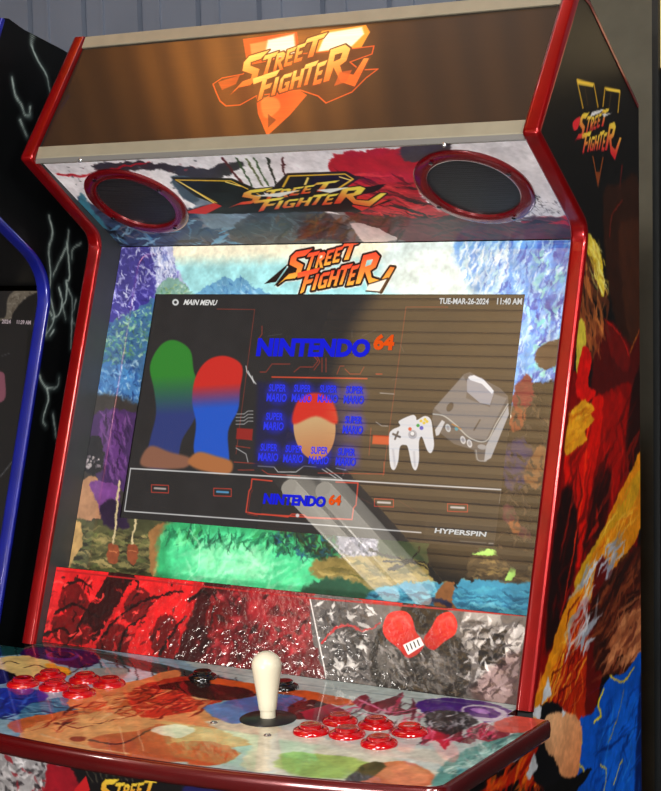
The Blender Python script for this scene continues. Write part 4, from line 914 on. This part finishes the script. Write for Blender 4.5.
    p([(496, 722), (520, 716), (546, 722), (524, 732), (500, 732)], (206, 110, 96), soft=3, warp=3)
    c.brush(2.4, 11, .14, 5); c.c = 255 * (np.clip(c.c, 0, 255) / 255) ** 1.5
    l([(-40, 652), (42, 645), (300, 684), (514, 709)], 2.6, (110, 128, 130), soft=2, a=.7)
    return c
def build_cp():
    c = paint_cp(); x = np.unique(np.concatenate([np.linspace(-CPX, CPX, 620), [-.3695, -.3685, .3685, .3695], CPX - .012 * (1 - np.cos(np.linspace(0, PI / 2, 8))) , -CPX + .012 * (1 - np.cos(np.linspace(0, PI / 2, 8)))]))
    t = np.linspace(0, 1, 330); yb = np.where(np.abs(x) < .369, -.1640, -.205); yf = cp_front(x)
    Y = yf[None] + (yb - yf)[None] * t[:, None]; X = np.repeat(x[None], len(t), 0)
    P = np.stack([X, Y, np.full_like(X, ZT)], -1)
    o = put(grid_mesh('control_panel', P, c.sample(X, Y), [M_CP, M_DARKRED], None, (0, 0, -.020))); tag(o, 'glossy printed control panel with bowed front')
    # red edge moulding around sides and front
    xs = np.concatenate([CPX - .012 * (1 - np.sin(np.linspace(PI / 2, 0, 8))), np.linspace(CPX - .013, -CPX + .013, 80), -CPX + .012 * (1 - np.sin(np.linspace(0, PI / 2, 8)))])
    path = [(CPX, -.205), (CPX, -.3), (CPX, -.4)] + [(float(a), float(cp_front(a))) for a in xs] + [(-CPX, -.4), (-CPX, -.3), (-CPX, -.205)]
    q = np.array(path); keep = [0] + [i for i in range(1, len(q)) if np.linalg.norm(q[i] - q[i - 1]) > 5e-4]; q = q[keep]
    cs = [(-.0005, -.0005), (.003, .0004), (.0056, -.002), (.0066, -.0105), (.0056, -.019), (.003, -.0232), (-.0005, -.0232)]
    mb = MB(); vs = []; fs = []; k = len(q); m = len(cs)
    for i in range(k):
        d1 = q[i] - q[max(i - 1, 0)]; d2 = q[min(i + 1, k - 1)] - q[i]
        if i == 0: d1 = d2
        if i == k - 1: d2 = d1
        d = d1 / np.linalg.norm(d1) + d2 / np.linalg.norm(d2); d /= np.linalg.norm(d); n = np.array([-d[1], d[0]])
        if i == 0: n = np.array([1., 0])
        # outward is to the right of travel reversed: check against the centre
        if n @ (q[i] - np.array([0, -.3])) < 0: n = -n
        for a, z in cs: vs.append((q[i][0] + n[0] * a, q[i][1] + n[1] * a, ZT + z))
    for i in range(k - 1):
        for j in range(m): fs.append((i * m + j, i * m + (j + 1) % m, (i + 1) * m + (j + 1) % m, (i + 1) * m + j))
    fs.append(list(range(m))[::-1]); fs.append([(k - 1) * m + j for j in range(m)])
    mb.add(vs, fs, 0, True); put(mb.build('edge_trim', M_DARKRED, auto=1.3), o)
    return o
cp = build_cp()

def at_cp(px, z=0):      # a photo pixel measured on the control panel's top, z above it
    pl = Plane((0, 0, ZT + z), (1, 0, 0), (0, 1, 0)); q = pl.at([px])[0]; return (q[0], q[1], ZT)
def push_button(px, h, R, body, top, label):
    c = at_cp(px, h); mb = MB(); mb.lathe([(R, 0), (R, .0018), (R - .0012, .0038), (R - .004, .0052), (R * .70, .006), (R * .66, .0052), (R * .66, .002)], c, 44)
    o = put(mb.build('push_button', body)); tag(o, label)
    r = R * .63; mb = MB(); mb.lathe([(r, .0012), (r, .0084), (r - .0012, .0098), (r - .003, .0102), (r * .5, .0096), (.0004, .0093)], c, 40)
    put(mb.build('plunger', top), o); return o
for q in ((23, 681), (50, 674), (85, 677), (55, 684), (79, 690.5), (109, 681), (311, 728), (340, 718), (376, 721.5), (347, 731), (379, 740), (409.5, 728.5)):
    push_button(q, .005, .0212, M_BTN, M_BTN2, None)
for q in ((202.5, 674), (284, 684)): push_button(q, .005, .0188, M_BBTN, M_BBTN, 'black start button')
for q in ((214, 723), (267.5, 735.5)):
    c = at_cp(q); mb = MB(); mb.lathe([(.0045, -.001), (.0045, .0006), (.003, .0018), (.001, .0022)], c, 20); put(mb.build('bolt', M_STEEL), cp)
# joystick
jc = at_cp((268, 719))
mb = MB(); mb.lathe([(.0335, .0001), (.0335, .0010), (.0320, .0020), (.010, .0030), (.010, .001)], jc, 60); js = put(mb.build('joystick', M_WASHER)); tag(js, 'white bat-top joystick on black washer')
mb = MB(); mb.lathe([(.0092, .002), (.0092, .0110), (.0088, .0114)], jc, 32); put(mb.build('shaft_sleeve', M_CREAM), js)
prof = [(.0080, .0112), (.0102, .0116), (.0106, .013), (.0122, .026), (.0142, .040), (.0160, .052), (.0172, .060), (.0176, .064)]
prof += [(.0176 * math.cos(a), .0645 + .0166 * math.sin(a)) for a in np.linspace(.08, PI / 2 - .03, 12)]
mb = MB(); mb.lathe(prof, jc, 48); put(mb.build('handle', M_CREAM), js)

# ---- front panel under the controls
PL_F = Plane((0, -.392, .862), (1, 0, 0), (0, 0, -1))
def paint_front():
    c = Canvas(PL_F, -XI + .0006, XI - .0006, 0, .16, 1.1, (18, 15, 17)); p, l = c.poly, c.line
    p([(-40, 740), (40, 756), (66, 768), (70, 800), (40, 830), (-60, 830)], (150, 146, 146), soft=3, warp=6)
    c.fleck([(-20, 752), (56, 764), (62, 800), (-20, 810)], 90, 14, 2.6, [(214, 210, 210), (60, 56, 58), (150, 30, 40), (36, 30, 34), (190, 184, 184)], 60, .8)
    p([(48, 764), (72, 770), (80, 800), (60, 830), (44, 800)], (150, 20, 34), soft=3, warp=5)
    for k in range(8): l([(86 + 6 * k, 768), (92 + 6 * k, 782)], .9, (150, 140, 110), smooth=False, a=.7)
    c.brush(2.4, 8, .2, 6)
    m = affine((76, 757), (190, 782), (78, 818)); paint_logo(c, m, (236, 200, 60), (216, 120, 40), (8, 6, 6), 4, soft=.8)
    p([(74, 790), (86, 776), (90, 790), (80, 800)], (196, 30, 34), soft=1, smooth=False)
    p([(186, 784), (230, 786), (240, 820), (190, 820)], (30, 26, 84), soft=5, warp=4)
    return c
fp = put(canvas_mesh('front_panel', paint_front(), [M_PRINT, M_BLACK], None, .012)); tag(fp, 'black front panel with yellow game lettering')
mb = MB(); mb.box((-XI + .0006, -.398, .02), (XI - .0006, -.386, .700)); put(mb.build('coin_door_panel', M_BLACK))

# ------------------------------------------------------------------ neighbour cabinet on the left
M_BLUE = mat('glossy_blue_trim', (14, 22, 118), .35, .2, .5, coat=1, coat_rough=.08, var=.2, vscale=20)
NX = -.45; NT = .020
nb = empty('arcade_cabinet', (-.83, -.1, 0))
tag(nb, 'black arcade cabinet at the left edge with blue edge trim and white lightning bolts', 'arcade cabinet', 'arcade cabinets')
NF = [(-.105, 1.764)] + bez(toward((-.21, 1.536), (-.105, 1.764), .01), (-.21, 1.536), toward((-.21, 1.536), (-.05, 1.419), .01), 4) + bez((-.062, 1.430), (-.022, 1.398), (-.0305, 1.355), 10) + [(-.150, .960), (-.19, .83), (-.32, .80), (-.32, .02)]
NB = [(.18, .02), (.18, 1.66), (.088, 1.706), (.033, 1.728), (-.06, 1.752)]
nz = np.array([z for y, z in NF])[::-1]; ny = np.array([y for y, z in NF])[::-1]
def n_front(z): return np.interp(z, nz + np.arange(len(nz)) * 1e-7, ny) + .006
def n_back(z): return np.interp(z, [.02, 1.66, 1.706, 1.728, 1.752, 1.764], [.18, .18, .088, .033, -.06, -.09])
PL_N = Plane((NX, 0, 0), (0, 1, 0), (0, 0, 1))
def paint_lightning():
    c = Canvas(PL_N, -.33, .19, .6, 1.78, 1.3, (6, 7, 8))
    S = [[(49, 216), (52.5, 233), (49, 250), (50.5, 276), (49, 301), (46, 336)], [(68.7, 230), (67, 245), (59, 262), (53, 276)], [(81, 243), (73, 249), (72, 259)], [(67, 243), (69.5, 276), (66, 283), (72, 298), (72, 319), (76, 326)], [(72, 319), (71, 349)],
         [(67, 283), (66, 300), (63, 306), (66, 319)], [(59, 288), (62, 301), (59, 314), (52, 319)], [(50, 296), (54, 319), (45, 336)], [(52, 316), (48, 308)], [(76, 300), (74, 310)], [(54, 330), (50, 336)],
         [(38, 372), (42, 382), (47, 388), (57, 387), (59, 377)], [(47, 388), (48, 401), (43, 419), (46, 426)], [(53, 414), (56, 437)], [(33, 34), (31.6, 45.5), (38, 60.7), (45.5, 73), (49, 86), (52, 100)], [(12, 78), (15, 93.5), (21.5, 106), (25, 115), (30, 116)], [(30, 107), (30, 115)], [(20, 120), (27, 137)], [(6, 455), (10, 470)], [(86, 300), (82, 320)]]
    for q in S: c.line(q, 9, (66, 80, 80), soft=8, a=.6)
    for q in S: c.line(q, 2.8, (158, 172, 168), w1=1.2, soft=1.6, warp=1.5, wsc=5)
    return c
def build_n():
    c = paint_lightning(); z = np.unique(np.concatenate([[.02, .3, .6], np.linspace(.62, 1.764, 460)])); t = np.linspace(0, 1, 160)
    yf = n_front(z); yb = np.maximum(n_back(z), yf + .002); Y = yf[:, None] + (yb - yf)[:, None] * t[None]; Z = np.repeat(z[:, None], len(t), 1)
    P = np.stack([np.full_like(Y, NX), Y, Z], -1)
    o = put(grid_mesh('side_panel', P, c.sample(Y, Z), [M_SIDE, M_BLACK], None, (-NT + .001, 0, 0)), nb); tag(o, 'black side panel with white lightning print')
    path = NF
    trim(o, 1, M_BLUE, path, NX - NT, NX)
    mb = MB(); mb.prism_x([(y + .006, q) for y, q in NF] + NB, -1.23, -1.21); o2 = put(mb.build('side_panel', M_BLACK), nb)
    trim(o2, 1, M_BLUE, path, -1.23, -1.21)
build_n()
NXA, NXB = -1.2095, NX - NT - .0005
PL_NS = Plane((0, .022, 1.372), (1, 0, 0), (0, -.126, -.402))
def paint_nscreen():
    c = Canvas(PL_NS, NXA, NXB, 0, .421, 2, (40, 38, 40)); p, l = c.poly, c.line
    p([(-40, 262), (40, 262), (40, 284), (-40, 288)], (14, 13, 14), soft=2, smooth=False)
    p([(4, 318), (8, 298), (20, 286), (36, 283), (44, 284), (42, 292), (28, 296), (18, 306), (12, 319), (-20, 321), (-20, 314)], (150, 136, 118), soft=2, warp=2)
    c.fleck([(4, 316), (14, 290), (40, 284), (30, 296), (12, 318)], 30, 6, 1.4, [(190, 176, 156), (110, 96, 80)], -40, .5)
    p([(12, 319), (18, 306), (30, 296), (40, 294), (34, 322)], (26, 25, 27), soft=1.5)
    p([(24, 380), (28, 330), (40, 330), (30, 480), (10, 480)], (20, 20, 22), soft=1, smooth=False)
    l([(34, 330), (14, 480)], .8, (80, 80, 84), smooth=False)
    p([(-14, 372), (2, 372), (5, 380), (4, 400), (-14, 402)], (190, 110, 130), soft=2)
    l([(0, 477), (12, 462)], 1.2, (140, 140, 144)); l([(2, 356), (10, 353)], .9, (120, 120, 124))
    return c
ns = put(canvas_mesh('monitor', paint_nscreen(), [mat('dim_lit_screen', 'print', .4, spec=.2, coat=1, coat_rough=.03, es=.35), M_BLACK], None, .02), nb); tag(ns, 'dim grey menu screen')
E_PW = emit('screen_pinkish_white', (200, 180, 184), .6)
for it in (('2024', (2, 323.6), (11, 324), (2.3, 319.4)), ('11:39 AM', (17, 324.2), (31, 324.8), (17.3, 320))): put(text_mesh('lettering', [it], PL_NS, E_PW, None, .0008, .03), ns)
mb = MB(); mb.prism_x([(-.125, .948), (-.104, .965), (-.15, .845), (-.172, .836)], NXA, NXB); put(mb.build('lower_panel', M_BLACK), nb)
mb = MB(); mb.prism_x([(-.185, .835), (-.185, .81), (-.43, .78), (-.45, .79), (-.45, .805), (-.43, .81)], NXA, NXB); put(mb.build('control_panel', M_BLACK, bevel=.003), nb)
mb = MB(); mb.prism_x([(-.197, 1.538), (-.190, 1.532), (.024, 1.380), (.030, 1.388)], NXA, NXB); put(mb.build('speaker_panel', M_BLACK), nb)
mb = MB(); mb.prism_x([(-.198, 1.541), (-.094, 1.757), (-.086, 1.753), (-.190, 1.537)], NXA, NXB); put(mb.build('marquee', mat('dark_sign', (30, 34, 60), .2, coat=1)), nb)
mb = MB(); mb.box((NXA, .160, .03), (NXB, .176, 1.655)); put(mb.build('back_panel', M_BLACK), nb)
mb = MB(); mb.box((NXA, -.312, .03), (NXB, -.300, .790)); put(mb.build('front_panel', M_BLACK), nb)

# ------------------------------------------------------------------ dark cabinet behind on the right
rc = empty('arcade_cabinet', (.69, .48, 0))
tag(rc, 'plain black arcade cabinet at the right edge with a narrow beige sign', 'arcade cabinet', 'arcade cabinets')
M_BLK2 = mat('satin_black_panel', (20, 22, 23), .35, var=.2, vscale=8)
RX, RY = .3835, .25
mb = MB(); mb.prism_x([(RY, .02), (RY, 1.86), (RY + .06, 1.92), (RY + .46, 1.92), (RY + .46, .02)], RX, RX + .009); put(mb.build('side_panel', M_BLK2), rc)
mb = MB(); mb.prism_x([(RY, .02), (RY, 1.86), (RY + .06, 1.92), (RY + .46, 1.92), (RY + .46, .02)], RX + .60, RX + .609); put(mb.build('side_panel', M_BLK2), rc)
mb = MB(); mb.box((RX + .0095, RY + .004, 1.662), (RX + .5995, RY + .03, 1.760)); put(mb.build('marquee', mat('beige_sign', (190, 170, 130), .4, emit=(190, 160, 110), es=.25), bevel=.002), rc)
mb = MB(); mb.box((RX + .0095, RY + .010, .02), (RX + .5995, RY + .026, 1.655)); put(mb.build('front_panel', M_BLK2, bevel=.002), rc)
mb = MB(); mb.box((RX + .0095, RY + .012, 1.766), (RX + .5995, RY + .026, 1.86)); put(mb.build('speaker_panel', M_BLK2, bevel=.002), rc)
mb = MB(); mb.box((RX + .0095, RY + .44, .02), (RX + .5995, RY + .455, 1.90)); put(mb.build('back_panel', M_BLK2), rc)

# ------------------------------------------------------------------ the room
YW, YS, XL, XR, ZC = .75, -4.3, -4.6, 3.2, 4.5
WP = Plane((0, YW, 0), (1, 0, 0), (0, 0, 1)); g = WP.at([(140, 20), (323, 12)]); PITCH = (g[1][0] - g[0][0]) / 3
def structure(o): o['kind'] = 'structure'; return o
# corrugated sheet: flat pans with a narrow raised rib
mb = MB(); prof = []; x = g[0][0] - PITCH * 32
while x < XR:
    prof += [(x - .006, YW), (x - .003, YW + .012), (x + .004, YW + .012), (x + .008, YW), (x + PITCH * .30, YW), (x + PITCH * .31, YW - .004), (x + PITCH * .36, YW - .004), (x + PITCH * .37, YW)]; x += PITCH
n = len(prof); mb.add([(a, b, 0) for a, b in prof] + [(a, b, ZC) for a, b in prof], [(i, i + 1, i + 1 + n, i + n) for i in range(n - 1)])
M_SHEET = mat('painted_sheet_metal', (108, 116, 132), .5, .1, var=.07, vscale=6)
structure(mb.build('wall_back', M_SHEET, auto=.2))
mb = MB(); mb.box((.085, .722, 0), (.33, .748, ZC)); structure(mb.build('trim_1', mat('olive_grey_concrete', (96, 92, 78), .7, var=.14, vscale=14, bump=(40, .2, .002)), bevel=.003))
M_WALL = mat('dark_plaster', (52, 50, 52), .8, var=.1, vscale=5)
mb = MB(); mb.box((XL, YS - .1, -.1), (XR, YW + .1, 0)); structure(mb.build('floor', mat('dark_floor', (60, 56, 54), .35, var=.15, vscale=8)))
mb = MB(); mb.box((XL - .1, YS, 0), (XL, YW, ZC)); structure(mb.build('wall_left', M_WALL))
mb = MB(); mb.box((XR, YS, 0), (XR + .1, YW, ZC)); structure(mb.build('wall_right', M_WALL))
SX0 = -3.05
mb = MB(); mb.box((XL, YS - .1, 0), (SX0, YS, ZC)); structure(mb.build('wall_front', M_WALL))
# roller shutter opposite the cabinet, seen reflected in the acrylic
mb = MB(); prof = []; z = 0.; PS = .062
while z < ZC: prof += [(YS - .004, z), (YS + .002, z + .002), (YS + .010, z + PS * .3), (YS + .010, z + PS * .7), (YS + .002, z + PS - .006), (YS - .012, z + PS - .004)]; z += PS
n = len(prof); mb.add([(SX0, a, b) for a, b in prof] + [(XR, a, b) for a, b in prof], [(i, i + 1, i + 1 + n, i + n) for i in range(n - 1)])
structure(mb.build('door_1', mat('brown_roller_shutter', (164, 138, 98), .5, var=.06, vscale=3), auto=.3))
# plank ceiling
def plank_mat():
    m = mat('warm_plank_ceiling', (132, 88, 42), .6, var=.12, vscale=3); nt = m.node_tree; p = nt.nodes['Principled BSDF']
    tc = [n for n in nt.nodes if n.type == 'TEX_COORD'][0]; w = nt.nodes.new('ShaderNodeTexWave'); w.bands_direction = 'X'; w.inputs['Scale'].default_value = 2.2; w.inputs['Distortion'].default_value = .6; w.inputs['Detail'].default_value = 2
    mp = nt.nodes.new('ShaderNodeMix'); mp.data_type = 'RGBA'; mp.blend_type = 'MULTIPLY'; rp = nt.nodes.new('ShaderNodeValToRGB'); rp.color_ramp.elements[0].color = (.45, .4, .35, 1); rp.color_ramp.elements[1].color = (1, 1, 1, 1)
    nt.links.new(tc.outputs['Object'], w.inputs['Vector']); nt.links.new(w.outputs['Fac'], rp.inputs['Fac'])
    src = p.inputs['Base Color'].links[0].from_socket; mp.inputs['Factor'].default_value = 1
    nt.links.new(src, mp.inputs['A']); nt.links.new(rp.outputs['Color'], mp.inputs['B']); nt.links.new(mp.outputs['Result'], p.inputs['Base Color'])
    return m
mb = MB(); mb.box((XL, YS, ZC), (XR, YW, ZC + .1)); structure(mb.build('ceiling', plank_mat()))
# twin tube lamp hanging behind the camera, mirrored in the lower part of the screen
fl = empty('fluorescent_light', (-1.91, -3.2, 2.5)); tag(fl, 'twin tube lamp hanging in front of the roller shutter', 'lamp')
mb = MB(); mb.box((-2.08, -3.90, 2.53), (-1.76, -2.86, 2.57)); put(mb.build('housing', M_STEEL, bevel=.004), fl)
mb = MB()
mb.box((-1.95, YS + .002, 2.54), (-1.89, -3.895, 2.56)); mb.box((-1.98, YS + .001, 2.50), (-1.86, YS + .012, 2.60))
put(mb.build('wall_bracket', M_STEEL), fl)
for x in (-1.985, -1.845):
    mb = MB(); mb.lathe([(.030, -.46), (.033, -.45), (.033, .45), (.030, .46)], (x, -3.36, 2.5), 20, 0, (0, 1, 0)); put(mb.build('tube', mat('lit_tube', (200, 200, 200), .3, emit=(255, 244, 224), es=3.4)), fl)

# ------------------------------------------------------------------ lights
def light(name, kind, loc, target, power, col, **k):
    l = bpy.data.lights.new(name, kind); l.energy = power; l.color = col
    for a, v in k.items(): setattr(l, a, v)
    o = bpy.data.objects.new(name, l); COL.objects.link(o); o.location = loc
    o.rotation_euler = (Vector(target) - Vector(loc)).to_track_quat('-Z', 'Y').to_euler(); return o
light('key_light', 'AREA', (1.35, -3.5, 3.1), (0, -.1, 1.2), 88, (1, .96, .9), shape='RECTANGLE', size=.7, size_y=.4)
light('overhead_fill', 'AREA', (1.0, -2.3, 3.95), (.1, -.2, 1.0), 44, (.96, .98, 1), shape='RECTANGLE', size=1.2, size_y=.3)  # unseen fill light from above, no fixture built
light('side_light', 'AREA', (2.4, -1.9, 2.3), (.4, -.1, 1.1), 46, (1, .95, .88), shape='RECTANGLE', size=.6, size_y=.4)
light('low_light', 'AREA', (.2, -3.2, .9), (0, 0, 1.45), 66, (1, .97, .95), shape='RECTANGLE', size=.8, size_y=.5)
light('glare_light', 'AREA', (-2.50, -4.05, 2.20), (-.05, -.14, .94), 12, (1, .93, .84), shape='DISK', size=.22)  # unseen lamp added to raise the glare on the wrinkled strip
light('shutter_light', 'SPOT', (-1.85, -2.2, 3.88), (-1.85, -4.3, 3.88), 900, (1, .87, .62), spot_size=.94, spot_blend=.1, shadow_soft_size=.06)
light('ceiling_spot', 'SPOT', (-1.75, -.6, 2.7), (-1.75, -.6, 4.5), 380, (1, .72, .36), spot_size=1.9, spot_blend=1, shadow_soft_size=.1)
light('ceiling_spot', 'SPOT', (-1.9, -.55, 3.0), (-1.95, -.62, 4.5), 1500, (1, .7, .3), spot_size=.75, spot_blend=1, shadow_soft_size=.1)
light('wall_wash', 'AREA', (-1.0, .2, 3.6), (-.6, .75, 1.8), 5, (.92, .96, 1), shape='RECTANGLE', size=1.2, size_y=.2)

w = bpy.data.worlds.new('world'); SC.world = w; w.use_nodes = True
w.node_tree.nodes['Background'].inputs['Color'].default_value = (.5, .52, .56, 1); w.node_tree.nodes['Background'].inputs['Strength'].default_value = .15
